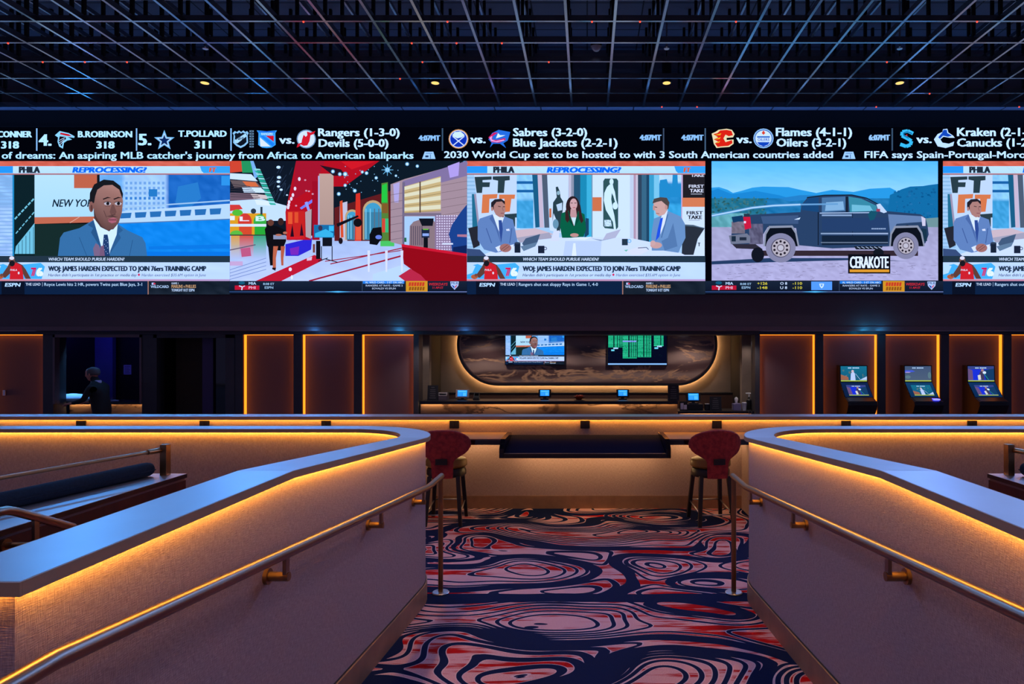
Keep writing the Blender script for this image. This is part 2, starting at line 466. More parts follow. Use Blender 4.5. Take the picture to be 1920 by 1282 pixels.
class Pic:
    """Flat picture in its own (px, py) units; fn(px, py, layer) gives the point in the room."""
    STEP = 0.00004
    def __init__(s, fn): s.fn = fn; s.v = []; s.f = []; s.c = []; s.k = 0
    def raw(s, pts, faces, cols):
        b = len(s.v); s.k += 1
        d = s.k * Pic.STEP
        s.v += [s.fn(x, y, d) for x, y in pts]
        cl = [lin(c) for c in cols] if isinstance(cols, list) else [lin(cols)] * len(pts)
        for f in faces:
            s.f.append(tuple(i + b for i in f)); s.c.append([cl[i] for i in f])
    def poly(s, pts, c): s.raw(pts, [tuple(range(len(pts)))], c)
    def rect(s, x0, y0, x1, y1, c, c2=None):
        s.poly([(x0, y0), (x1, y0), (x1, y1), (x0, y1)], [c, c, c2, c2] if c2 else c)
    def hgrad(s, x0, y0, x1, y1, c, c2):
        s.poly([(x0, y0), (x1, y0), (x1, y1), (x0, y1)], [c, c2, c2, c])
    def ell(s, cx, cy, rx, ry, c, n=20, a0=0, a1=2 * PI):
        s.poly([(cx + rx * math.cos(a0 + (a1 - a0) * i / n), cy + ry * math.sin(a0 + (a1 - a0) * i / n)) for i in range(n)], c)
    def ring(s, cx, cy, r0, r1, c, n=24, a0=0, a1=2 * PI):
        full = abs(a1 - a0) > 6.28
        m = n if full else n + 1
        pts = []
        for i in range(m):
            a = a0 + (a1 - a0) * i / n
            pts += [(cx + r0 * math.cos(a), cy + r0 * math.sin(a)), (cx + r1 * math.cos(a), cy + r1 * math.sin(a))]
        s.raw(pts, [(2 * i, 2 * i + 1, (2 * i + 3) % (2 * m), (2 * i + 2) % (2 * m)) for i in range(n)], c)
    def line(s, pts, w, c):
        for (x0, y0), (x1, y1) in zip(pts, pts[1:]):
            L = math.hypot(x1 - x0, y1 - y0) or 1
            nx, ny = -(y1 - y0) / L * w / 2, (x1 - x0) / L * w / 2
            s.poly([(x0 + nx, y0 + ny), (x1 + nx, y1 + ny), (x1 - nx, y1 - ny), (x0 - nx, y0 - ny)], c)
    def text(s, t, x0, x1, yt, yb, c, bold=0.02, shear=0.0):
        vs, fs = text_geo(t, 0.0, shear)
        h = (yb - yt); w = bold * 2.3 * h * min(1.0, max(.35, (h - 2.5) / 7.0))
        a = min(v[0] for v in vs); b = max(v[0] for v in vs)
        kx = (x1 - x0 - 2 * w) / (b - a); ky = (h - w) / CAPH
        for dx, dy in ((-1, -.3), (-1, .3), (1, -.3), (1, .3), (0, 0)) if bold > 0 else ((0, 0),):
            s.raw([(x0 + w + dx * w + (v[0] - a) * kx, yb - w * .5 - v[1] * ky + dy * w) for v in vs], fs, c)
    def grid(s, x0, y0, x1, y1, nx, ny, fn):
        pts = []; cols = []
        for j in range(ny + 1):
            for i in range(nx + 1):
                x = x0 + (x1 - x0) * i / nx; y = y0 + (y1 - y0) * j / ny
                pts.append((x, y)); cols.append(fn(x, y))
        s.raw(pts, [(j * (nx + 1) + i, j * (nx + 1) + i + 1, (j + 1) * (nx + 1) + i + 1, (j + 1) * (nx + 1) + i)
                    for j in range(ny) for i in range(nx)], cols)
    def clip(s, x0, x1):
        s.lim = (x0, x1)
    def build(s, name, parent, label=None):
        org = ORG[parent.name]
        me = bpy.data.meshes.new(name)
        me.from_pydata([v - org for v in s.v], [], s.f)
        at = me.color_attributes.new('Col', 'FLOAT_COLOR', 'CORNER')
        buf = []
        for f in s.c:
            for c in f: buf += [c[0], c[1], c[2], 1.0]
        at.data.foreach_set('color', buf)
        me.materials.append(M['screen'])
        o = bpy.data.objects.new(name, me)
        COL.objects.link(o); o.parent = parent
        ORG[o.name] = org
        if label: o['label'] = label
        return o

def mixc(a, b, t): return tuple(a[i] + (b[i] - a[i]) * t for i in range(3))
def jit(c, k): 
    d = R.uniform(-k, k)
    return tuple(v + d for v in c)

# the video wall stands 8 cm in front of the upper wall
DV = 11.72
def on_wall(px, py, d): return Vector((X(px, DV), DV - 0.012 - d, Z(py, DV)))
LED = thing('video_wall', 'very wide video wall of sports broadcasts above the back wall', 'video wall', (0.1, DV + .03, Z(551, DV)))
MB().box(X(-440, DV), X(2215, DV), DV - .010, DV + .075, Z(551.5, DV), Z(237, DV)).build('wall_cabinet', M['black'], LED)

# ---- ticker
K = Pic(on_wall)
W1 = (196, 240, 255); W2 = (214, 240, 255)
K.rect(-440, 238.5, 2214, 301, (2, 3, 8))
def pt(s, x0, x1, yt, yb, c=W2, b=.024, sh=0): K.text(s, x0, x1, yt, yb, c, b, sh)
def bar(x, c): K.rect(x - 1.3, 241, x + 1.3, 283, c)
pt('CONNER', -4, 61, 246, 258, W1, .035); pt('318', 3, 37, 265, 279, W1, .035); bar(70, (140, 185, 215))
pt('4.', 73.5, 98, 252, 274, W1, .03)
# falcon head and wing emblem
K.poly([(104, 254), (113, 246), (130, 250), (141, 256), (140, 259), (128, 257), (136, 262), (127, 264), (121, 268), (119, 279), (112, 275), (109, 266), (110, 258)], (150, 215, 235))
K.poly([(115, 249), (130, 252), (136, 256), (126, 255), (113, 252)], (215, 20, 30))
K.poly([(113, 256), (124, 257), (125, 261), (119, 265), (117, 275), (113, 271), (111, 264)], (25, 8, 14))
for q in range(3):
    K.line([(111.5 + q, 264 + q * 4), (123 - q, 258 + q * 3)], .9, (215, 235, 245))
pt('B.ROBINSON', 147, 249, 246, 258, W1, .03); pt('318', 181.5, 216, 265, 279, W1, .035); bar(257, (140, 185, 215))
pt('5.', 260, 285, 251, 273, W1, .03)
def star(cx, cy, r, c, k=.42):
    K.poly([(cx + (r if i % 2 == 0 else r * k) * math.sin(i * PI / 5), cy - (r if i % 2 == 0 else r * k) * math.cos(i * PI / 5)) for i in range(10)], c)
star(309, 264, 20, (130, 190, 220)); star(309, 264, 14.5, (214, 236, 245)); star(309, 264, 11.5, (14, 40, 86))
pt('T.POLLARD', 335, 426, 245, 257, W1, .03); pt('311', 365, 397, 264, 279, W1, .035); bar(434, (140, 190, 220))
# hockey league shield
sh = [(437, 250), (441, 246), (445, 248), (449, 245), (453, 248), (457, 245), (461, 248), (464, 246), (467, 250), (465, 254), (466, 268), (460, 274), (452, 278), (444, 274), (438, 268), (439, 254)]
K.poly(sh, (150, 200, 220))
K.poly([(452 + (x - 452) * .8, 261 + (y - 261) * .78) for x, y in sh], (14, 20, 30))
K.poly([(441, 268), (441, 263), (462, 250), (463, 256), (446, 269)], (180, 222, 236))
pt('NHL', 444, 460, 257, 263, (14, 20, 30), .03)
for q in range(7): K.rect(468.5, 245 + q * 4.8, 476.5, 248 + q * 4.8, (110, 140, 155)); K.rect(471, 246 + q * 4.8, 474.5, 247.2 + q * 4.8, (8, 8, 12))
# rangers shield
K.poly([(482, 245), (501, 246.5), (520, 245), (517, 250), (517.5, 272), (510, 277), (501, 278), (492, 277), (485, 272), (485.5, 250)], (60, 165, 235))
K.rect(485, 246.5, 517, 248.5, (20, 90, 200))
K.poly([(499, 255), (514, 255), (514, 266)], (225, 20, 40)); K.poly([(488, 258), (508, 275), (489, 275)], (236, 236, 222))
K.poly([(488, 255), (495, 255), (516, 270), (512, 275)], (30, 130, 225))
pt('RANGERS', 491, 512, 249.5, 253.5, (235, 245, 255), .02)
pt('vs.', 524, 553, 254.5, 270)
# ring with horned letters emblem
K.ell(575, 261, 18, 17.5, (120, 150, 170)); K.ell(575, 261, 16, 15.5, (225, 232, 240))
K.poly([(557, 277), (559, 270), (566, 268), (567, 262), (570, 253), (574, 257), (577, 254), (576, 247), (583, 249), (592, 246), (589, 252), (583, 254), (581, 265), (577, 273), (570, 274), (564, 271), (562, 275)], (228, 24, 40))
pt('Rangers (1-3-0)', 597, 750, 241, 256); pt('Devils (5-0-0)', 598, 729, 261, 276)
pt('4:07MT', 785, 826, 254, 264.5, (150, 195, 225), .04); bar(830, (62, 84, 100))
K.ell(860, 261, 18.6, 18.2, (226, 150, 84)); K.ell(860, 261, 16.8, 16.4, (220, 230, 240)); K.ell(860, 261, 15.6, 15.2, (14, 50, 165))
K.poly([(848, 254), (853, 248), (864, 247), (872, 254), (866, 258), (858, 260), (852, 257)], (222, 240, 250))
K.line([(849, 256), (870, 273)], 1.8, (225, 230, 235)); K.line([(871, 256), (850, 273)], 1.8, (225, 230, 235))
pt('vs.', 882, 911, 253.5, 269)
K.poly([(916, 262), (923, 250), (935, 244), (957, 248), (952, 264), (944, 269), (949, 278), (938, 270), (925, 270), (919, 277), (922, 268)], (40, 110, 200))
K.poly([(916, 258), (926, 249), (934, 249), (924, 256), (923, 262), (933, 263), (947, 259), (948, 263), (936, 268), (922, 267)], (224, 30, 90))
K.poly([(918, 259), (923, 255), (922, 262), (930, 265), (945, 262), (946, 264), (932, 267), (921, 265)], (240, 170, 215))
K.poly([(930, 260), (934, 250), (938, 254), (948, 254), (940, 257)], (235, 245, 250))
pt('Sabres (3-2-0)', 962, 1101, 240.5, 256); pt('Blue Jackets (2-2-1)', 962, 1158, 260, 275.5)
pt('4:07MT', 1199, 1240, 253, 264, (150, 195, 225), .04); bar(1244, (62, 74, 88))
pt('4:07MT', 1277, 1319, 253, 264, (150, 195, 225), .04); bar(1322, (70, 92, 108))
# flaming C
K.poly([(1334, 251), (1341, 248), (1347, 244), (1362, 242), (1372, 244), (1377, 252), (1374, 258), (1362, 259), (1362, 263), (1375, 262), (1375, 270), (1367, 276), (1352, 277), (1343, 278), (1338, 270), (1336, 260)], (250, 224, 160))
K.poly([(1337, 252), (1345, 250), (1350, 245), (1362, 244), (1371, 246), (1374, 254), (1366, 256), (1360, 253), (1356, 260), (1360, 267), (1372, 263), (1373, 269), (1365, 274), (1352, 275), (1345, 276), (1340, 269), (1346, 266), (1338, 262), (1346, 258)], (236, 34, 18))
for a in ((1339, 254, 1352, 252), (1340, 262, 1351, 259), (1341, 269, 1350, 266)):
    K.poly([(a[0], a[1]), (a[2], a[3] - 1.5), (a[2] - 2, a[3] + 2)], (252, 186, 30))
pt('vs.', 1380, 1409, 253.5, 269)
K.ell(1431, 260, 19, 18.5, (150, 190, 215)); K.ell(1431, 260, 16.8, 16.3, (28, 74, 150)); K.ell(1431, 260, 15.4, 15, (220, 234, 244))
K.poly([(1419, 267), (1443, 267), (1439, 272), (1431, 275), (1423, 272)], (20, 70, 170)); K.rect(1419, 256, 1443, 258.5, (30, 90, 175))
K.poly([(1431, 245), (1434.5, 250), (1431, 253.5), (1427.5, 250)], (236, 70, 40)); pt('OILERS', 1420, 1442, 259.5, 265, (24, 74, 165), .02)
pt('Flames (4-1-1)', 1454, 1597, 240, 256); pt('Oilers (3-2-1)', 1455, 1586, 260, 275.5)
pt('6:07MT', 1628, 1668, 253, 264, (160, 200, 225), .04); bar(1672, (62, 84, 100))
# sea serpent S
K.line([(1711, 251), (1701, 246), (1691, 248), (1690, 255), (1700, 260), (1708, 265), (1706, 272), (1698, 275), (1687, 271)], 6.5, (60, 190, 220))
K.line([(1709, 251), (1700, 247.5), (1693, 250), (1694, 255), (1703, 260)], 2, (20, 110, 150)); K.ell(1699, 254, 1.6, 1.2, (230, 40, 50))
pt('vs.', 1717, 1746, 253.5, 269)
K.poly([(1750, 262), (1757, 252), (1766, 248), (1767, 243), (1775, 242), (1777, 249), (1786, 255), (1789, 259), (1780, 259), (1768, 257), (1762, 262), (1766, 268), (1778, 270), (1788, 266), (1786, 274), (1772, 278), (1757, 275)], (206, 230, 246))
K.poly([(1758, 258), (1765, 250), (1768, 244), (1774, 244), (1775, 250), (1784, 255), (1776, 257), (1767, 255), (1761, 261)], (22, 74, 170))
pt('Kraken (2-1-1)', 1793, 1944, 240, 256); pt('Canucks (1-2-1)', 1793, 1953, 260, 275.5)
K.rect(-3, 285, 0, 299, W1)
pt("of dreams: An aspiring MLB catcher's journey from Africa to American ballparks", 5, 776, 285.3, 298.3, W1, .02)
pt('2030 World Cup set to be hosted to with 3 South American countries added', 833, 1561, 284, 297, W2, .02)
pt('FIFA says Spain-Portugal-Morocco', 1620, 1957, 284, 297, W2, .02)
for x in (792, 1578):
    K.poly([(x + 5, 285), (x + 21, 285), (x + 25, 298.5), (x, 298.5)], (170, 208, 235))
    K.rect(x + 6, 292, x + 12, 295.5, (30, 50, 80)); K.rect(x + 7, 287.5, x + 19, 288.6, (90, 120, 150)); K.rect(x + 15, 290, x + 16.2, 298, (60, 90, 120))
K.build('ticker_display', LED, 'black score ticker across the top of the video wall')

# ---- the talk show template: banner above, captions below
def show_frame(K, ox, xl, xr, lead, lw):
    def o(x): return ox + x
    K.grid(xl, 302.5, xr, 312, 40, 2, lambda x, y: jit((228, 100, 74), 12))
    K.rect(xl, 312, xr, 326.5, (206, 230, 236), (196, 226, 232))
    for _ in range(14):
        x = R.uniform(xl + 90, xr - 60); K.line([(x, 313), (x + R.uniform(6, 16), 326)], .7, (190, 218, 224))
    K.rect(xl, 312, o(26), 325, (42, 152, 230))
    K.poly([(o(376), 312), (xr, 312), (xr, 325), (o(383), 325), (o(379), 321)], (56, 164, 234))
    K.text('PHILA', o(37), o(77), 312.5, 325, (36, 46, 54), .045)
    K.text('REPROCESSING?', o(137), o(277), 313.5, 324.5, (14, 108, 226), .05, .18)
    K.text('FT', o(393), o(407), 314.5, 323.5, (236, 96, 40), .05, .15)
    K.rect(xl, 325.6, xr, 328, (190, 116, 110))
    K.rect(xl, 480, xr, 492, (38, 54, 62))
    K.text('WHICH TEAM SHOULD PURSUE HARDEN?', o(93), o(235), 483.2, 489, (214, 222, 226), .03, .2)
    K.grid(xl, 492, xr, 523.5, 14, 3, lambda x, y: jit((204, 220, 240), 5))
    K.text('WOJ: JAMES HARDEN EXPECTED TO JOIN 76ers TRAINING CAMP', o(92), o(388), 498.8, 508.5, (40, 56, 70), .035)
    K.text("Harden didn't participate in 1st practice or media day", o(92), o(258), 513, 518.2, (50, 62, 78), .012, .22)
    K.poly([(o(262), 512.5), (o(264.5), 515.2), (o(262), 518), (o(259.5), 515.2)], (226, 40, 80))
    K.text('Harden exercised $35.6M option in June', o(267), o(387), 513, 518.2, (84, 98, 120), .008, .22)
    K.hgrad(xl, 523.5, xr, 527, (220, 130, 130), (196, 160, 190))
    # dribbling ball player in a red jersey, splash and number
    x0 = max(xl, o(-12))
    K.poly([(x0, 500), (o(8), 495), (o(20), 500), (o(45), 496), (o(78), 493), (o(86), 500), (o(80), 523), (x0, 523)], (70, 178, 226))
    K.poly([(x0, 494), (o(4), 499), (o(-2), 512), (x0, 515)], (196, 222, 240))
    K.poly([(o(16), 500), (o(19), 494), (o(30), 490), (o(44), 497), (o(50), 505), (o(60), 523), (o(50), 523), (o(42), 508), (o(24), 510), (o(12), 521), (o(3), 519)], (104, 62, 50))
    K.poly([(o(22), 495), (o(33), 493), (o(42), 498), (o(45), 512), (o(46), 523.5), (o(20), 523.5), (o(21), 508)], (222, 32, 40))
    K.ell(o(24), 488, 5.6, 7.6, (126, 78, 62)); K.ell(o(24), 484, 4.6, 3.4, (236, 224, 222)); K.ell(o(24.5), 494, 5.2, 5.6, (30, 26, 30))
    K.text('PHILA', o(21), o(34), 504.5, 508, (244, 230, 232), .02, .1); K.ell(o(37), 512, 1.6, 2.4, (240, 230, 230))
    K.ell(max(o(2), xl + 7), 519, 6.5, 4.4, (190, 92, 52)); K.ell(max(o(5), xl + 9), 516, 3, 3, (120, 74, 60))
    K.text('7', o(60), o(70), 501.5, 518.5, (222, 26, 84), .05); K.text('6', o(69.5), o(83), 501.5, 518.5, (244, 248, 252), .05)
    # bottom score bar
    K.rect(xl, 527, xr, 552, (16, 34, 58), (14, 34, 60))
    K.rect(max(xl, o(5)), 527, o(48), 552, (12, 18, 32))
    K.text('ESPN', o(11), o(41), 530.5, 537.5, (196, 224, 240), .05, .15)
    K.text('THE LEAD', o(50), o(78), 530.5, 535.5, (214, 226, 232), .025); K.rect(o(81), 529.5, o(82), 537, (160, 170, 180))
    K.text(lead, o(85), o(lw), 530.3, 536, (200, 224, 234), .012)
    K.rect(o(278.5), 527, o(280.3), 552, (180, 120, 96))
    K.grid(o(280.3), 527, xr, 552, 10, 3, lambda x, y: jit((26, 34, 42), 8))
    K.poly([(o(286), 530), (o(291), 530), (o(293), 534), (o(286), 534)], (190, 200, 230)); K.rect(o(289), 530.5, o(293), 533.5, (210, 40, 60))
    K.text('WILDCARD', o(284), o(318), 535, 540, (190, 210, 226), .03)
    K.text('GAME 1', o(323), o(336), 529.5, 533, (210, 220, 226), .03); K.text('MARLINS v PHILLIES', o(323), o(369), 534, 540, (200, 150, 100), .03)
    K.text('TONIGHT 8 ET ESPN', o(323), o(366), 541.5, 546.5, (200, 214, 226), .03)

def suit_man(K, cx, top, s, face, suit, side=1):
    """man in a suit seen from the chest up; cx, top = crown of the head, s = head height in px."""
    def p(x, y): return (cx + x * s * side, top + y * s)
    def pl(pts, c): K.poly([p(*q) for q in pts], c)
    dk = mixc(suit, (8, 14, 30), .35)
    pl([(-.30, .82), (.28, .80), (.34, 1.1), (.1, 1.5), (-.2, 1.5)], (232, 236, 240))
    pl([(-.36, .92), (-.75, 1.12), (-1.02, 1.28), (-1.12, 1.9), (-1.12, 2.9), (-.6, 3.05), (.9, 2.95), (1.08, 2.4), (.98, 1.55), (.82, 1.22), (.36, .95), (.22, 1.4), (-.02, 2.2), (-.24, 1.5)], suit)
    pl([(-.36, .92), (-.52, 1.15), (-.38, 1.3), (-.42, 1.45), (-.02, 2.2), (-.2, 1.35)], dk)
    pl([(.34, .95), (.50, 1.15), (.36, 1.3), (.40, 1.42), (-.02, 2.2), (.16, 1.3)], mixc(suit, (255, 255, 255), .12))
    pl([(-.04, 1.0), (.08, 1.0), (.10, 1.15), (.12, 1.9), (.0, 2.2), (-.12, 1.9), (-.06, 1.15)], mixc(suit, (20, 40, 110), .7))
    pl([(-.20, .55), (.22, .55), (.20, 1.0), (.02, 1.06), (-.18, .92)], mixc(face, (40, 20, 20), .25))
    K.poly([p(.40 * math.cos(a) * (1 - .12 * math.sin(a) * (math.sin(a) > 0)), .50 + .50 * math.sin(a)) for a in [2 * PI * i / 26 for i in range(26)]], face)
    pl([(-.42, .52), (-.43, .25), (-.3, .06), (0, -.03), (.28, .05), (.40, .25), (.36, .34), (.28, .20), (0, .14), (-.26, .2), (-.34, .36)], (32, 28, 32))
    K.ell(*p(-.42, .55), .07 * s, .12 * s, mixc(face, (90, 40, 30), .3))
    ey = .44
    for e in (-.12, .22):
        pl([(e - .12, ey - .10), (e + .11, ey - .11), (e + .11, ey - .075), (e - .12, ey - .06)], (40, 28, 28))
        K.ell(*p(e, ey + .01), .085 * s, .038 * s, (220, 206, 200)); K.ell(*p(e + .01, ey + .01), .04 * s, .04 * s, (22, 18, 20))
    pl([(.06, .46), (.12, .46), (.17, .66), (.10, .70), (.02, .67)], mixc(face, (60, 26, 22), .3))
    K.ell(*p(.09, .82), .15 * s, .05 * s, mixc(face, (150, 40, 60), .55))
    pl([(-.34, .6), (-.2, .85), (-.02, .98), (.08, 1.0), (-.16, .95), (-.34, .74)], mixc(face, (40, 20, 20), .35))

# ---- left screen: close-up of the presenter
def closeup(K):
    K.grid(-12, 328, 26, 480, 3, 22, lambda x, y: jit((150, 190, 220) if y < 390 else (172, 200, 232), 16))
    for q in range(22): K.rect(-12, 333 + q * 6.8, 25, 335 + q * 6.8, (140, 176, 206))
    K.rect(26, 328, 66, 480, (14, 34, 36)); K.rect(24.5, 328, 27.5, 480, (30, 140, 180))
    for q in range(6):
        K.line([(29 + q * 6.2, 411 - q * 6.6), (33.5 + q * 6.2, 406 - q * 6.6)], 3, (120, 196, 200)); K.line([(31 + q * 6, 438 - q * 7), (35 + q * 6, 433 - q * 7)], 2, (120, 196, 200))
    K.poly([(67, 417), (70, 476), (29, 476), (31, 462)], (120, 196, 204))
    for q in range(5): K.line([(36 + q * 7, 458 - q * 8), (36 + q * 7, 476)], 1, (40, 80, 90))
    K.rect(66, 328, 188, 408, (196, 228, 232), (184, 222, 230)); K.rect(140, 328, 183, 353, (206, 100, 66)); K.rect(183, 328, 188, 350, (20, 26, 30))
    K.text('NEW YORK', 99, 186, 374, 388, (22, 40, 50), .012, .25)
    K.poly([(66, 407.5), (180, 406), (180, 417), (66, 420)], (208, 106, 72)); K.line([(132, 418), (150, 407)], 1.2, (236, 170, 140))
    K.rect(66, 420, 190, 480, (24, 44, 38))
    # buildings, bridge and river
    K.grid(188, 328, 432, 405, 30, 10, lambda x, y: jit((118, 176, 216) if x < 232 else ((176, 208, 232) if x < 316 else (30, 104, 176)), 9))
    for j in range(6):
        for i in range(9): K.rect(236 + i * 8.6, 341 + j * 9.5, 240.5 + i * 8.6, 346 + j * 9.5, (120, 166, 206) if j != 3 else (60, 130, 190))
    K.rect(280, 355, 296, 369, (40, 124, 180)); K.poly([(335, 350), (372, 342), (378, 372), (350, 396), (330, 380)], (44, 126, 184)); K.rect(416, 330, 432, 348, (50, 150, 210))
    K.grid(188, 396, 432, 480, 24, 12, lambda x, y: jit((18, 136, 214), 7))
    K.poly([(224, 397), (432, 382), (432, 411), (224, 418)], (196, 218, 232))
    for i in range(7): K.poly([(226 + i * 28, 400 - i * 1.4), (248 + i * 28, 399 - i * 1.4), (246 + i * 28, 409 - i * 1.2), (227 + i * 28, 410 - i * 1.2)], (44, 112, 164))
    K.line([(224, 419), (432, 411)], 1.6, (90, 120, 150)); K.line([(224, 390), (432, 376)], 2.5, (170, 200, 214))
    K.poly([(280, 462), (432, 458), (432, 466), (280, 468)], (14, 122, 204)); K.rect(250, 472, 432, 480, (12, 120, 206))
    # presenter
    sc = (58, 112, 150)
    K.poly([(110, 480), (114, 446), (121, 436), (150, 428), (178, 412), (190, 440), (204, 470), (216, 440), (222, 420), (240, 432), (268, 445), (274, 456), (277, 480)], sc)
    K.poly([(178, 412), (166, 422), (176, 428), (172, 436), (198, 478), (190, 446)], mixc(sc, (10, 30, 60), .3)); K.poly([(222, 422), (232, 432), (224, 438), (228, 446), (206, 478), (214, 448)], mixc(sc, (10, 30, 60), .22))
    K.line([(150, 445), (164, 480)], 1, (40, 84, 120)); K.line([(250, 450), (244, 480)], 1, (40, 84, 120))
    K.poly([(176, 410), (222, 420), (220, 440), (208, 470), (206, 480), (196, 480), (186, 444)], (226, 242, 244))
    K.poly([(196, 440), (203, 440), (205, 450), (207, 480), (192, 480), (195, 450)], (34, 62, 100))
    for q in range(9): K.ell(197 + (q % 3) * 3, 448 + q * 3.4, .8, .8, (160, 180, 200))
    K.poly([(177, 392), (224, 396), (221, 420), (206, 434), (190, 426), (178, 410)], (84, 54, 48))
    face = (160, 108, 90)
    K.poly([(176, 366), (182, 350), (200, 343), (218, 346), (229, 360), (232, 378), (230, 398), (224, 418), (214, 430), (203, 432), (192, 424), (181, 406), (176, 388)], [(150, 100, 84), (172, 118, 100), (190, 134, 114), (188, 130, 110), (172, 116, 96), (160, 106, 88), (146, 96, 82), (122, 80, 70), (108, 70, 62), (108, 70, 62), (104, 68, 60), (120, 78, 66), (138, 90, 76)])
    K.poly([(169, 386), (170, 362), (178, 346), (196, 337), (214, 339), (227, 349), (232, 364), (231, 373), (225, 356), (212, 347), (196, 348), (184, 356), (180, 368), (178, 380)], (26, 26, 28))
    K.ell(172.5, 388, 4.5, 10, (146, 92, 78)); K.ell(173, 390, 2, 6, (100, 60, 52))
    for ex in (203, 223):
        K.poly([(ex - 9, 373), (ex, 369.5), (ex + 7, 371.5), (ex, 372), (ex - 8, 375)], (40, 28, 28)); K.ell(ex, 382, 6.5, 3.2, (206, 190, 186)); K.ell(ex + .5, 382, 3, 3, (22, 18, 20)); K.line([(ex - 7, 380), (ex, 378.3), (ex + 6.5, 380)], 1.1, (48, 32, 32)); K.line([(ex - 5, 387), (ex + 5, 387)], .8, (104, 66, 58))
    K.poly([(211, 384), (215, 384), (220, 398), (217, 402), (209, 401), (207, 398)], (118, 76, 66)); K.line([(209, 402), (213, 403), (218, 402)], 1, (60, 36, 34))
    K.poly([(204, 411), (214, 408), (221, 411), (219, 417), (211, 419), (205, 416)], (184, 96, 104)); K.line([(205, 412.5), (220, 412.5)], 1.2, (60, 22, 28))
    K.poly([(200, 406), (212, 404), (223, 407), (213, 406.5)], (66, 42, 40)); K.line([(196, 395), (201, 408)], 1, (90, 56, 50))
    K.poly([(178, 480), (176, 466), (181, 456), (187, 460), (190, 470), (191, 480)], (132, 102, 122)); K.poly([(190, 462), (196, 460), (198, 480), (188, 480)], (128, 90, 110))
S1 = Pic(on_wall)
closeup(S1)
show_frame(S1, 0, -12, 432, 'Royce Lewis hits 2 HR, powers Twins past Blue Jays, 3-1', 268)
S1.build('screen', LED, 'leftmost screen with the close-up of a man in a grey suit talking')

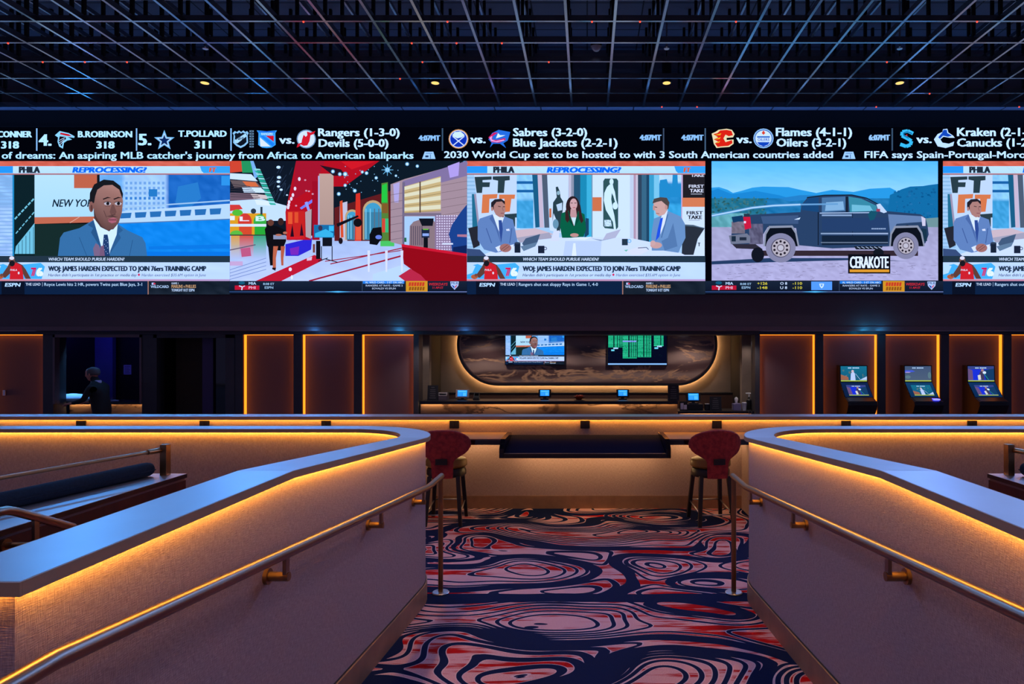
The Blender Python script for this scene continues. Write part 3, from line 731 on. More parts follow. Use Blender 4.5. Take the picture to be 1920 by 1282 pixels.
# ---- three presenters at the desk (third screen) and its repeat at the right edge
def desk_scene(K, q, full=True):
    def x(v): return v + q
    xr = x(1321)
    K.rect(x(876), 328, xr, 480, (176, 206, 220))
    for i in range(20): K.rect(x(876), 332 + i * 7.2, x(900), 335 + i * 7.2, (150, 188, 206))
    K.poly([(x(885), 364), (x(889), 364), (x(896), 424), (x(886), 430)], (36, 110, 130)); K.poly([(x(889), 364), (x(894), 364), (x(900), 424), (x(896), 426)], (170, 150, 160))
    K.poly([(x(889), 328), (x(969), 328), (x(975), 430), (x(900), 430)], (206, 218, 226))
    dk = (44, 62, 64)
    K.poly([(x(890), 332), (x(922), 331), (x(922), 337), (x(905), 338), (x(905), 342), (x(919), 342), (x(918), 351), (x(905), 351), (x(904), 362), (x(894), 362)], dk)
    K.poly([(x(924), 331), (x(956), 330), (x(956), 338), (x(947), 339), (x(945), 362), (x(933), 362), (x(934), 339), (x(924), 337)], dk)
    og = (232, 122, 68)
    K.poly([(x(905), 365), (x(933), 364), (x(932), 372), (x(918), 373), (x(917), 399), (x(903), 400)], og); K.poly([(x(936), 365), (x(966), 365), (x(965), 373), (x(959), 373), (x(956), 397), (x(945), 398), (x(946), 373), (x(936), 373)], og)
    K.poly([(x(945), 402), (x(972), 400), (x(972), 408), (x(966), 408), (x(966), 425), (x(955), 425)], dk)
    # window and river
    K.grid(x(969), 328, x(1000), 428, 6, 16, lambda a, b: jit((150, 206, 228) if b < 372 else (70, 164, 200), 12))
    for yy in (340, 356): K.rect(x(969), yy, x(1000), yy + 5, (30, 100, 150))
    K.poly([(x(998), 328), (x(1008), 328), (x(1012), 426), (x(1004), 427)], (28, 94, 120)); K.poly([(x(1008), 328), (x(1016), 328), (x(1020), 427), (x(1012), 427)], (214, 186, 190))
    K.poly([(x(1016), 328), (x(1026), 328), (x(1030), 427), (x(1021), 427)], (84, 94, 104))
    K.poly([(x(966), 432), (x(1004), 428), (x(1030), 436), (x(1040), 440), (x(990), 444), (x(968), 446)], (220, 186, 180)); K.poly([(x(968), 446), (x(1030), 436), (x(1040), 452), (x(975), 455)], (176, 164, 170))
    if full:
        K.poly([(x(1026), 328), (x(1066), 328), (x(1064), 440), (x(1031), 432)], (218, 226, 230))
        for (a, b, c, d, e) in ((1066, 1071, 204, 190, 194), (1071, 1076, 150, 150, 156), (1076, 1088, 40, 84, 104), (1088, 1100, 30, 140, 164), (1100, 1109, 66, 180, 200), (1109, 1113, 120, 150, 160)):
            K.rect(x(a), 328, x(b), 460, (c, d, e))
        # player poster
        pz = (44, 64, 66)
        K.poly([(x(1042), 351), (x(1046), 350), (x(1050), 360), (x(1051), 370), (x(1056), 378), (x(1055), 396), (x(1052), 418), (x(1050), 434), (x(1044), 434), (x(1043), 412), (x(1038), 400), (x(1036), 418), (x(1037), 380), (x(1044), 370)], pz)
        K.poly([(x(1043), 384), (x(1054), 380), (x(1054), 394), (x(1046), 396)], (200, 214, 218)); K.ell(x(1047), 362, 3, 4, (150, 180, 180)); K.ell(x(1042), 420, 5.5, 9, (110, 150, 160)); K.rect(x(1030), 391, x(1034), 408, (214, 110, 66))
        K.rect(x(1111), 328, x(1181), 450, (222, 232, 234)); K.rect(x(1111), 370, x(1128), 396, (222, 116, 68))
        # league emblem: white dribbling silhouette on a dark plate
        em = (50, 84, 80)
        r = [(x(1134), 335), (x(1156), 335), (x(1159), 339), (x(1159), 426), (x(1156), 430), (x(1134), 428), (x(1131), 424), (x(1131), 340)]
        K.poly(r, em)
        wt = (222, 240, 240)
        K.ell(x(1146.5), 341, 3.8, 5.8, wt)
        K.poly([(x(1143), 346), (x(1149), 346), (x(1150), 352), (x(1153), 360), (x(1155), 374), (x(1157), 381), (x(1154), 382), (x(1150), 368), (x(1147), 362), (x(1146), 374), (x(1149), 392), (x(1152), 405), (x(1154), 420), (x(1155), 430), (x(1151), 430), (x(1149), 416), (x(1142), 404), (x(1136), 394), (x(1132), 376), (x(1133), 362), (x(1138), 351)], wt)
        K.ell(x(1153.5), 386, 5, 6.8, wt); K.text('NBA', x(1133), x(1147), 412, 425, wt, .04)
        for (a, b, c, d, e) in ((1181, 1188, 206, 210, 214), (1188, 1192, 190, 150, 160), (1192, 1196, 216, 196, 196), (1196, 1203, 50, 70, 84), (1203, 1212, 60, 104, 120), (1212, 1217, 34, 70, 90), (1217, 1226, 60, 160, 186), (1226, 1236, 130, 200, 214)):
            K.rect(x(a), 328, x(b), 462, (c, d, e))
        K.grid(x(1236), 328, x(1279), 420, 8, 16, lambda a, b: jit((196, 222, 234) if b < 344 else ((40, 140, 184) if b < 384 else (60, 168, 206)), 9))
        K.poly([(x(1237), 338), (x(1250), 336), (x(1254), 350), (x(1260), 350), (x(1261), 328), (x(1270), 328), (x(1271), 350), (x(1276), 350), (x(1276), 370), (x(1237), 370)], (36, 140, 184))
        K.rect(x(1277), 328, x(1280), 420, (206, 170, 190))
        # logo column
        K.rect(x(1280), 328, xr, 372, (36, 32, 34)); K.rect(x(1279), 371, xr, 389, (230, 124, 76)); K.rect(x(1279), 388, xr, 480, (222, 230, 234))
        K.text('TAKE', x(1295), x(1320), 325, 332, (220, 214, 214), .04)
        K.text('FIRST', x(1291), x(1320), 346.5, 352.5, (226, 220, 220), .05); K.text('TAKE', x(1293), x(1319), 354.5, 361, (226, 220, 220), .05); K.rect(x(1295), 363, x(1316), 365, (150, 146, 146))
        K.text('FIRST', x(1287), x(1318), 396, 402.5, (40, 38, 42), .05); K.text('TAKE', x(1289), x(1316), 404, 411, (40, 38, 42), .05); K.rect(x(1291), 412.6, x(1312), 413.6, (150, 150, 156))
        K.text('T', x(1308), x(1313), 455, 462, (40, 38, 42), .05)
        K.poly([(x(1280), 421), (x(1300), 422), (x(1321), 428), (x(1308), 448), (x(1300), 478), (x(1278), 478)], (44, 48, 54)); K.line([(x(1284), 423), (x(1302), 424), (x(1320), 428)], 1.6, (90, 110, 120))
    # desk top
    K.poly([(x(900), 480), (x(925), 470), (x(990), 452), (x(1060), 444), (x(1180), 446), (x(1240), 458), (x(1288), 480)], (220, 226, 238))
    if full:
        K.poly([(x(1060), 452), (x(1128), 452), (x(1126), 480), (x(1056), 480)], (200, 210, 232)); K.poly([(x(1075), 456), (x(1079), 456), (x(1081), 480), (x(1072), 480)], (240, 240, 250))
        # woman in a green blazer
        K.poly([(x(1098), 409), (x(1104), 410), (x(1104), 440), (x(1096), 446)], (30, 70, 90))
        K.ell(x(1074), 388, 13, 20, (46, 28, 30)); K.poly([(x(1062), 384), (x(1060), 412), (x(1068), 418), (x(1086), 420), (x(1093), 416), (x(1088), 384)], (52, 30, 30))
        K.poly([(x(1070), 392), (x(1080), 392), (x(1082), 408), (x(1076), 424), (x(1069), 406)], (206, 150, 140)); K.ell(x(1075.5), 383, 7, 10.6, (222, 166, 156))
        K.line([(x(1070), 381), (x(1074), 381)], 1.1, (60, 34, 34)); K.line([(x(1077), 381), (x(1081), 381)], 1.1, (60, 34, 34)); K.line([(x(1074), 389.5), (x(1079), 389.5)], 1.3, (180, 80, 84))
        K.poly([(x(1053), 400), (x(1066), 395), (x(1076), 424), (x(1084), 396), (x(1096), 402), (x(1099), 430), (x(1094), 444), (x(1070), 446), (x(1054), 446), (x(1050), 424)], (10, 96, 62))
        K.poly([(x(1071), 408), (x(1080), 408), (x(1077), 424)], (214, 236, 238)); K.poly([(x(1066), 396), (x(1062), 408), (x(1076), 426), (x(1075), 422)], (6, 70, 48)); K.poly([(x(1084), 397), (x(1089), 408), (x(1077), 426), (x(1078), 422)], (8, 78, 54))
        K.poly([(x(1060), 395), (x(1064), 392), (x(1068), 412), (x(1064), 418), (x(1060), 412)], (60, 34, 32)); K.poly([(x(1085), 392), (x(1090), 400), (x(1094), 414), (x(1090), 419), (x(1086), 410)], (60, 34, 32))
        K.ell(x(1077), 441, 8, 3.6, (206, 144, 126)); K.poly([(x(1038), 434), (x(1049), 432), (x(1048), 452), (x(1032), 452)], (226, 222, 224))
        # laptop in front of her
        K.poly([(x(1130), 450), (x(1137), 438), (x(1164), 430), (x(1154), 446)], (190, 184, 194)); K.poly([(x(1108), 447), (x(1130), 450), (x(1154), 446), (x(1126), 452)], (150, 160, 172)); K.poly([(x(1062), 447), (x(1110), 444), (x(1096), 450)], (240, 240, 246))
        # man at the right
        sc = (112, 146, 178)
        K.poly([(x(1222), 470), (x(1221), 440), (x(1226), 410), (x(1240), 405), (x(1250), 395), (x(1276), 406), (x(1284), 420), (x(1285), 446), (x(1276), 464), (x(1272), 474), (x(1244), 470)], sc)
        K.poly([(x(1240), 405), (x(1252), 394), (x(1246), 420), (x(1238), 440)], (232, 232, 236)); K.poly([(x(1238), 410), (x(1243), 408), (x(1240), 424), (x(1236), 444), (x(1229), 452), (x(1233), 430)], (36, 84, 206))
        K.poly([(x(1262), 418), (x(1252), 446), (x(1240), 452), (x(1246), 470), (x(1270), 462)], mixc(sc, (40, 70, 110), .3)); K.line([(x(1252), 402), (x(1240), 446)], 1.6, mixc(sc, (40, 70, 110), .5))
        K.poly([(x(1224), 376), (x(1236), 372), (x(1251), 378), (x(1252), 392), (x(1246), 402), (x(1236), 406), (x(1230), 402), (x(1228), 394), (x(1226), 388)], (222, 166, 146))
        K.poly([(x(1223), 382), (x(1226), 373), (x(1238), 370), (x(1250), 371), (x(1255), 380), (x(1253), 392), (x(1249), 392), (x(1248), 384), (x(1240), 377), (x(1231), 379)], (84, 70, 62)); K.ell(x(1249), 389, 2.6, 4.4, (206, 146, 128))
        K.line([(x(1226), 388), (x(1232), 389)], 1.3, (80, 50, 44)); K.line([(x(1230), 400), (x(1236), 401)], 1.1, (150, 86, 80)); K.poly([(x(1224), 386), (x(1227), 385), (x(1228), 395), (x(1224), 394)], (206, 146, 128))
        K.ell(x(1230), 460, 11, 6, (214, 160, 144)); K.ell(x(1224), 456, 5, 5, (220, 168, 152))
        K.poly([(x(1170), 472), (x(1200), 462), (x(1216), 470), (x(1200), 478), (x(1184), 478)], (232, 226, 230)); K.line([(x(1196), 465), (x(1212), 464), (x(1216), 468)], 1.2, (40, 50, 70)); K.poly([(x(1170), 469), (x(1178), 468), (x(1174), 472)], (110, 190, 150))
        K.rect(x(1166), 448, x(1177), 460, (40, 56, 66)); K.ring(x(1180), 452, 2.2, 3.6, (110, 180, 216))
    # man at the left, laptop and mugs
    K.poly([(x(878), 428), (x(896), 424), (x(900), 460), (x(888), 466)], (40, 40, 46))
    sc = (104, 132, 172)
    K.poly([(x(896), 418), (x(900), 410), (x(924), 402), (x(934), 412), (x(940), 420), (x(946), 406), (x(962), 412), (x(966), 430), (x(971), 456), (x(956), 468), (x(930), 474), (x(908), 468), (x(896), 450)], sc)
    K.poly([(x(924), 402), (x(946), 406), (x(941), 420), (x(940), 440), (x(934), 430)], (232, 236, 242)); K.poly([(x(935), 413), (x(941), 413), (x(943), 430), (x(940), 456), (x(936), 430)], (50, 76, 134))
    K.poly([(x(924), 402), (x(918), 410), (x(928), 424), (x(940), 458), (x(934), 430)], mixc(sc, (40, 60, 110), .35)); K.line([(x(912), 428), (x(922), 456)], 1.6, mixc(sc, (40, 60, 110), .5)); K.line([(x(960), 428), (x(956), 456)], 1.6, mixc(sc, (40, 60, 110), .5)); K.poly([(x(949), 430), (x(955), 429), (x(956), 433), (x(950), 433)], (230, 226, 236))
    K.poly([(x(924), 392), (x(934), 406), (x(945), 408), (x(946), 398)], (150, 98, 84))
    K.poly([(x(925), 382), (x(930), 375), (x(942), 375), (x(947), 382), (x(948), 396), (x(945), 405), (x(938), 408), (x(930), 403), (x(925), 393)], (186, 128, 110))
    K.poly([(x(921), 390), (x(921), 380), (x(928), 374), (x(940), 373), (x(947), 378), (x(947), 384), (x(941), 378), (x(931), 379), (x(926), 386), (x(926), 393)], (40, 32, 36)); K.ell(x(923), 392, 2, 4, (190, 130, 112))
    K.line([(x(934), 387), (x(939), 388)], 1.2, (50, 30, 30)); K.line([(x(943), 388), (x(947), 388)], 1.2, (50, 30, 30)); K.line([(x(939), 400), (x(945), 400)], 1.3, (140, 76, 80)); K.line([(x(942), 389), (x(944), 396)], 1.1, (150, 96, 84))
    K.poly([(x(929), 464), (x(938), 460), (x(944), 468), (x(934), 472)], (232, 232, 240)); K.poly([(x(956), 460), (x(964), 458), (x(962), 466), (x(956), 468)], (232, 232, 240))
    K.ell(x(948), 465, 11, 8, (176, 112, 98)); K.line([(x(940), 468), (x(952), 459)], 1, (120, 70, 62)); K.line([(x(944), 470), (x(955), 462)], 1, (120, 70, 62))
    K.poly([(x(876), 466), (x(900), 468), (x(912), 480), (x(876), 480)], (60, 78, 110))
    K.poly([(x(979), 457), (x(986), 447), (x(1013), 439), (x(1008), 454), (x(984), 464)], (72, 92, 112)); K.poly([(x(976), 462), (x(1008), 454), (x(1004), 462), (x(982), 471)], (104, 128, 144))
    K.rect(x(965), 456, x(976), 474, (26, 36, 50)); K.ell(x(970.5), 456, 5.5, 2, (50, 62, 78)); K.rect(x(1009), 461, x(1021), 475, (30, 38, 54)); K.ring(x(1022.5), 466, 2, 3.2, (40, 50, 66))
S3 = Pic(on_wall)
desk_scene(S3, 0)
show_frame(S3, 888, 876, 1322, 'Rangers shut out sloppy Rays in Game 1, 4-0', 1121 - 888 + 0)
S3.build('screen', LED, 'third screen with three presenters around a white desk')
S5 = Pic(on_wall)
desk_scene(S5, 891)
show_frame(S5, 1779, 1767, 2213, 'Rangers shut out sloppy Rays in Game 1, 4-0', 233)
S5.build('screen', LED, 'rightmost screen with the presenters cut off by the picture edge')

# ---- bottom score bar of the second and fourth screens
def score_bar(K, ox, xl, xr, odds):
    def o(v): return ox + v
    K.rect(xl, 527, xr, 551, (26, 36, 50), (14, 20, 34)); K.hgrad(xl, 546.5, xr, 548, (50, 80, 120), (120, 130, 170))
    K.poly([(o(180), 547.2), (o(205), 545.8), (o(230), 547.2), (o(205), 548.6)], (90, 190, 236))
    K.ell(o(25), 530.5, 6, 3, (20, 90, 110)); K.rect(o(12), 535.5, o(58), 543.5, (206, 20, 46)); K.line([(o(20), 536), (o(26), 538), (o(25), 544)], 2, (240, 226, 230)); K.line([(o(27), 538), (o(31), 536)], 1.6, (240, 226, 230))
    K.text('MIA', o(38), o(52), 529, 534, (206, 226, 236), .04); K.text('PHI', o(38), o(51), 537, 542, (250, 190, 200), .04)
    K.text('8:08 ET', o(65), o(86), 530.5, 534.5, (170, 200, 214), .03); K.text('ESPN', o(68), o(84), 537, 541.5, (170, 200, 214), .03)
    if odds:
        for a, b, t1, t2, c in ((89, 108, '+126', '-148', (230, 206, 60)), (132, 145, 'O 8', 'U 8', (214, 224, 230)), (155, 173, '-110', '-110', (230, 206, 60))):
            K.text(t1, o(a + 8), o(b + 8), 529, 534, c, .04); K.text(t2, o(a + 8), o(b + 8), 537, 542, c, .04)
        K.rect(o(198), 528, o(237), 544, (90, 156, 232)); K.poly([(o(213), 532), (o(222), 532), (o(221), 537), (o(217.5), 541), (o(214), 537)], (226, 240, 252)); K.poly([(o(215), 533.5), (o(220), 533.5), (o(217.5), 538.5)], (90, 156, 232))
    K.rect(o(250), 527, o(250.8), 546, (70, 84, 100)); K.rect(o(251.5), 527, o(329), 532, (40, 130, 214))
    K.text('AL WILD CARD - 3 ET ON ABC', o(256), o(327), 528.2, 531.6, (220, 240, 250), .02); K.text('RANGERS AT RAYS - GAME 2', o(257), o(326), 534, 537.2, (206, 214, 224), .02); K.text('EOVALDI VS EFLIN', o(269), o(313), 539.4, 542.6, (206, 214, 224), .02)
    K.rect(o(332), 527, o(372.5), 547, (226, 150, 34)); 
    for q in range(6): K.poly([(o(338 + q * 5), 529.5), (o(342 + q * 5), 529.5), (o(341 + q * 5), 536.5), (o(337 + q * 5), 536.5)], (216, 60, 34)); K.poly([(o(338.5 + q * 5), 538), (o(342.2 + q * 5), 538), (o(341.2 + q * 5), 544.5), (o(337.5 + q * 5), 544.5)], (156, 84, 22))
    K.text('WEEKDAYS', o(375), o(410), 530.5, 535.5, (226, 40, 50), .03, .15); K.text('11 AM ET', o(382), o(402), 537.5, 541.5, (226, 40, 50), .03)
    K.poly([(o(415), 528), (o(431), 528), (o(430), 536), (o(423), 543.5), (o(416), 536)], (190, 206, 230)); K.poly([(o(417), 534), (o(423), 537), (o(422.5), 541.5)], (30, 60, 150)); K.poly([(o(429), 533), (o(424), 537), (o(424), 541.5)], (216, 30, 50)); K.text('MLB', o(416.5), o(429.5), 529, 533, (60, 76, 104), .04)

# ---- second screen: wide view of a television studio
S2 = Pic(on_wall)
K = S2
K.rect(432, 302, 876, 527, (16, 24, 34))
for _ in range(26):
    a = R.uniform(490, 570); b = R.uniform(304, 372); K.line([(a, b), (a - R.uniform(2, 14), b + R.uniform(6, 26))], 1, (40, 54, 70))
# blurred bright set at the left
for (pts, c) in (([(432, 302), (453, 302), (455, 322), (432, 324)], (226, 70, 44)), ([(453, 302), (470, 302), (478, 324), (455, 324)], (40, 150, 84)), ([(470, 302), (476, 302), (486, 330), (478, 336)], (126, 176, 214)),
                 ([(432, 325), (472, 327), (484, 340), (432, 336)], (220, 232, 236)), ([(432, 338), (480, 340), (492, 352), (440, 352)], (110, 90, 84)), ([(455, 340), (480, 342), (486, 350), (464, 350)], (232, 110, 60)),
                 ([(454, 351), (490, 352), (500, 362), (458, 361)], (222, 234, 236)), ([(432, 362), (470, 362), (480, 374), (432, 376)], (120, 90, 96)), ([(470, 363), (500, 366), (506, 374), (476, 372)], (226, 196, 180)),
                 ([(432, 377), (490, 373), (538, 386), (538, 414), (432, 414)], (210, 226, 236)), ([(478, 374), (505, 378), (508, 386), (482, 384)], (236, 240, 240))):
    K.poly(pts, c)
for q in range(16):
    a = 476 + q * 1.9; K.poly([(a, 316 + q * 4.3), (a + 12, 317 + q * 4.3), (a + 14, 320 + q * 4.3), (a + 3, 319.5 + q * 4.3)], (40, 180, 140) if q % 2 else (150, 220, 200))
for q in range(7): K.line([(433, 345 + q * 4), (470 + q * 3, 350 + q * 3.4)], 1.1, (60, 50, 56))
K.rect(432, 400, 500, 440, (240, 160, 30)); K.poly([(432, 384), (450, 384), (456, 392), (432, 396)], (226, 60, 50)); K.ell(446, 399, 10, 6, (90, 190, 50)); K.ell(476, 396, 5, 5, (50, 60, 66)); K.rect(489, 388, 493, 404, (40, 60, 66))
K.ell(460, 416, 13, 16, (226, 60, 44)); K.rect(449, 424, 473, 440, (230, 74, 40)); K.ell(488, 416, 12, 14, (60, 176, 66)); K.rect(478, 418, 500, 440, (44, 170, 50)); K.rect(432, 420, 500, 425, (230, 232, 220)); K.text('L', 450, 468, 406, 415, (248, 236, 230), .05); K.text('B', 480, 498, 405, 415, (220, 244, 220), .05); K.rect(432, 405, 441, 413, (246, 240, 220))
K.ell(444, 440, 12, 8, (100, 190, 60)); K.rect(432, 440, 500, 442, (60, 60, 50))
# floor
K.grid(432, 442, 876, 527, 24, 8, lambda a, b: jit(mixc((176, 190, 214), (206, 212, 236), (b - 442) / 85), 6))
for (a, b, c) in ((434, 450, (236, 160, 60)), (450, 476, (226, 80, 60)), (476, 500, (60, 160, 110))): K.rect(a, 442, b, 460, c, mixc(c, (190, 200, 220), .45)); K.rect(a, 460, b, 486, mixc(c, (180, 190, 215), .5), (190, 198, 222))
K.poly([(452, 466), (470, 464), (472, 480), (454, 482)], (206, 90, 120)); K.rect(432, 490, 456, 498, (214, 170, 196)); K.poly([(432, 468), (480, 458), (480, 460), (432, 470)], (110, 90, 100))
for q in range(4): K.line([(432, 506 + q * 6), (500, 484 + q * 7)], 1.2, (130, 146, 180))
K.poly([(480, 527), (590, 478), (600, 482), (606, 488), (528, 527)], (206, 24, 46)); K.poly([(576, 484), (586, 481), (585, 488), (576, 489)], (240, 190, 200)); K.ell(545, 505, 3, 3.5, (250, 230, 232)); K.ell(548, 520, 2, 4, (246, 240, 250))
K.poly([(536, 458), (586, 446), (584, 468), (560, 480), (536, 480)], (50, 40, 190)); K.poly([(544, 466), (562, 462), (560, 478), (546, 478)], (130, 40, 170)); K.line([(540, 452), (552, 448), (560, 452)], 1.6, (180, 150, 200))
for a, b, w in (((610, 490), (876, 452), 1.6), ((580, 527), (760, 478), 3), ((620, 495), (760, 464), 2)): K.line([a, b], w, (170, 30, 50))
# red ceiling wedge and columns
K.poly([(556, 302), (712, 302), (655, 344), (646, 350), (586, 350), (584, 450), (538, 450), (536, 398)], (196, 16, 30)); K.poly([(556, 302), (610, 302), (590, 352), (548, 376)], (178, 20, 40)); K.poly([(640, 303), (705, 303), (660, 318)], (226, 24, 34))
K.rect(538, 396, 572, 448, (214, 34, 30)); K.rect(541, 398, 549, 420, (246, 90, 44)); K.rect(553, 398, 560, 418, (240, 80, 40)); K.rect(544, 444, 566, 448, (230, 30, 40)); K.poly([(545, 444), (549, 420), (552, 444)], (40, 10, 26)); K.poly([(563, 442), (566, 418), (570, 442)], (50, 10, 30))
K.rect(586, 340, 600, 450, (170, 14, 34)); K.rect(599, 326, 626, 424, (206, 164, 138), (190, 150, 128)); K.rect(597, 330, 600, 424, (186, 176, 200)); K.poly([(563, 390), (586, 374), (586, 380), (566, 393)], (120, 130, 240)); K.poly([(572, 380), (577, 378), (582, 394), (578, 396)], (150, 160, 250)); K.poly([(573, 398), (585, 392), (584, 448), (574, 444)], (190, 160, 150))
for a, b in ((562, 336), (554, 354), (550, 366), (547, 373), (543, 379), (542, 385), (541, 389)): K.ell(a, b, 2.4, 3.6, (246, 224, 226))
for a, b in ((575, 358), (580, 359), (587, 364), (556, 386), (573, 338)): K.ell(a, b, 2, 1.6, (220, 150, 160))
for a, b, r in ((523, 314, 4), (524, 333, 4), (523, 341, 3.5), (523, 350, 3), (528, 356, 3), (539, 366, 2)): K.ell(a, b, r, r * .7, (196, 226, 240)); K.ell(a, b, r * .5, r * .4, (240, 250, 252))
# dark grid ceiling right and its lamps
K.poly([(712, 302), (876, 302), (876, 312), (760, 348), (740, 356), (640, 390), (628, 368), (660, 342)], (14, 26, 34)); K.poly([(626, 330), (600, 310), (640, 318), (650, 330)], (40, 20, 30))
for _ in range(34): K.ell(R.uniform(640, 755), R.uniform(312, 372), .9, .9, (130, 180, 200))
for a, b, r in ((727, 319, 4.2), (764, 308, 3), (783, 312, 2.6), (872, 307, 4), (831, 325, 4), (788, 338, 3), (767, 338, 2.6), (706, 334, 2.6), (680, 323, 2.4), (688, 325, 2.8), (648, 327, 3.6), (625, 322, 3), (638, 327, 3), (666, 358, 3), (648, 348, 2.6), (636, 364, 3), (743, 330, 2)):
    K.ell(a, b, r * 1.25, r * 1.25, (90, 150, 176)); K.ell(a, b, r * .8, r * .8, (226, 246, 252))
for q in range(8): K.line([(727, 319), (727 + 11 * math.cos(q * PI / 4), 319 + 11 * math.sin(q * PI / 4))], 1, (120, 196, 220))
# brick arches
K.poly([(628, 390), (700, 368), (755, 352), (760, 452), (628, 452)], (104, 28, 28)); K.poly([(638, 382), (652, 378), (652, 452), (638, 452)], (206, 196, 200))
for cx, w, t in ((661, 10, 398), (700, 16, 382)):
    K.ell(cx, t + w * .8, w + 3, w + 3, (206, 166, 110)); K.rect(cx - w - 3, t + w * .8, cx + w + 3, 450, (196, 160, 112)); K.ell(cx, t + w, w, w * 1.1, (70, 160, 184)); K.rect(cx - w, t + w, cx + w, 450, (60, 130, 150))
    for q in range(4): K.rect(cx - w + 2 + q * w * .5, t + w * .6, cx - w + 4 + q * w * .5, 448, (130, 196, 206) if q < 2 else (96, 110, 116))
K.poly([(668, 364), (676, 362), (678, 452), (666, 452)], (232, 50, 34)); K.rect(668, 416, 678, 450, (246, 96, 60)); K.poly([(638, 378), (643, 376), (645, 445), (640, 446)], (234, 80, 40))
K.poly([(716, 344), (728, 342), (730, 460), (716, 456)], (90, 130, 50)); K.poly([(717, 348), (726, 344), (727, 380), (716, 380)], (40, 200, 60)); K.rect(717, 382, 728, 400, (140, 90, 36)); K.rect(717, 410, 723, 436, (230, 70, 50)); K.rect(723, 410, 729, 436, (60, 190, 110)); K.rect(714, 452, 740, 462, (80, 200, 90))
# stone wall right with window and desk
K.poly([(733, 346), (760, 336), (876, 304), (876, 470), (756, 460), (733, 454)], (176, 142, 140)); K.poly([(756, 340), (876, 302), (876, 330), (756, 362)], (140, 116, 146)); K.poly([(840, 312), (862, 304), (860, 330), (844, 334)], (190, 160, 214)); K.poly([(738, 346), (750, 342), (748, 380), (740, 380)], (190, 170, 206))
for q in range(7): K.line([(733, 366 + q * 14), (757, 362 + q * 14)], .8, (120, 96, 100)); K.line([(828, 348 + q * 14), (876, 340 + q * 14)], .8, (134, 106, 104))
K.rect(755, 342, 760, 460, (120, 104, 120)); K.poly([(759, 350), (827, 331), (827, 396), (759, 400)], (216, 180, 116))
for q in range(4):
    K.poly([(759, 351 + q * 13), (827, 333 + q * 17), (827, 341 + q * 17), (759, 357 + q * 13)], (240, 224, 176)); K.line([(759, 362 + q * 12.5), (827, 347 + q * 16)], .8, (150, 120, 70))
K.rect(787, 341, 789.5, 399, (96, 70, 50)); K.rect(757, 400, 828, 405, (130, 110, 120))
K.rect(759, 406, 822, 462, (180, 206, 226)); K.poly([(768, 460), (769, 424), (776, 416), (788, 412), (800, 420), (812, 412), (822, 424), (822, 470), (768, 462)], (150, 120, 116))
for q in range(6): K.rect(771 + q * 4, 424, 772.5 + q * 4, 460, (90, 74, 84))
K.rect(816, 404, 876, 474, (150, 120, 140))
for i in range(12):
    for j in range(14): K.rect(819 + i * 4.6, 404 + j * 4.8, 821.6 + i * 4.6, 406.4 + j * 4.8, (236, 214, 222))
K.poly([(842, 440), (848, 422), (866, 396), (876, 384), (876, 476), (848, 472), (846, 452)], (30, 66, 126)); K.poly([(850, 464), (876, 460), (876, 480), (850, 474)], (18, 36, 80)); K.poly([(858, 440), (876, 440), (876, 445), (858, 444)], (190, 120, 130)); K.rect(830, 456, 850, 459, (226, 226, 236))
K.rect(759, 446, 763, 454, (40, 110, 70)); K.poly([(786, 410), (814, 410), (812, 424), (792, 424)], (20, 22, 30)); K.rect(791, 430, 806, 446, (30, 40, 60)); K.rect(793, 438, 805, 443, (150, 170, 214)); K.rect(795, 446, 803, 468, (16, 18, 24)); K.rect(794, 429.5, 804, 431.5, (110, 190, 50))
K.poly([(754, 459), (876, 478), (876, 527), (800, 527), (772, 505), (758, 495)], (160, 10, 22)); K.poly([(754, 458), (876, 476), (876, 481), (754, 463)], (222, 24, 46))
K.poly([(700, 514), (752, 498), (772, 506), (784, 527), (700, 527)], (200, 218, 236)); K.poly([(748, 518), (770, 504), (790, 516), (800, 527), (760, 527)], (200, 40, 64))
# people, camera and monitor
K.poly([(498, 430), (504, 422), (520, 424), (536, 432), (538, 452), (534, 462), (530, 462), (530, 470), (508, 470), (502, 460)], (16, 14, 18)); K.ell(528, 416, 5.5, 7, (60, 34, 30)); K.ell(509, 418, 6, 6, (110, 60, 44)); K.poly([(504, 460), (514, 460), (514, 498), (508, 498)], (18, 16, 20))
K.poly([(514, 462), (523, 462), (519, 484), (519, 504), (513, 504), (513, 484)], (204, 100, 66)); K.poly([(528, 462), (536, 462), (533, 484), (533, 498), (529, 498), (528, 482)], (196, 92, 60)); K.poly([(512, 502), (519, 502), (518, 508), (512, 505)], (40, 20, 24)); K.rect(514, 441, 537, 449, (150, 150, 166)); K.ell(524, 441, 6, 2, (196, 110, 80)); K.ell(536, 437, 4, 2.4, (196, 110, 80))
K.rect(590, 422, 628, 446, (24, 110, 150)); K.poly([(592, 438), (612, 430), (626, 438), (626, 445), (592, 445)], (60, 180, 210)); K.ell(602, 428, 4, 5, (60, 50, 70)); K.rect(618, 424, 627, 434, (60, 190, 220)); K.rect(606, 446, 624, 462, (20, 22, 30)); K.rect(594, 452, 602, 486, (18, 16, 24))
for a, b in (((604, 462), (604, 488)), ((624, 462), (624, 488)), ((598, 490), (616, 484)), ((612, 486), (634, 492))): K.line([a, b], 1.6, (24, 22, 30))
K.rect(588, 458, 592, 474, (130, 60, 50)); K.poly([(632, 420), (672, 404), (674, 407), (634, 426)], (20, 18, 26)); K.ell(672, 418, 8, 8, (20, 18, 22)); K.poly([(694, 440), (700, 428), (716, 426), (718, 446), (708, 460), (694, 458)], (14, 14, 18)); K.ell(711, 445, 6, 4, (110, 130, 206)); K.ell(640, 452, 4, 6, (30, 20, 26))
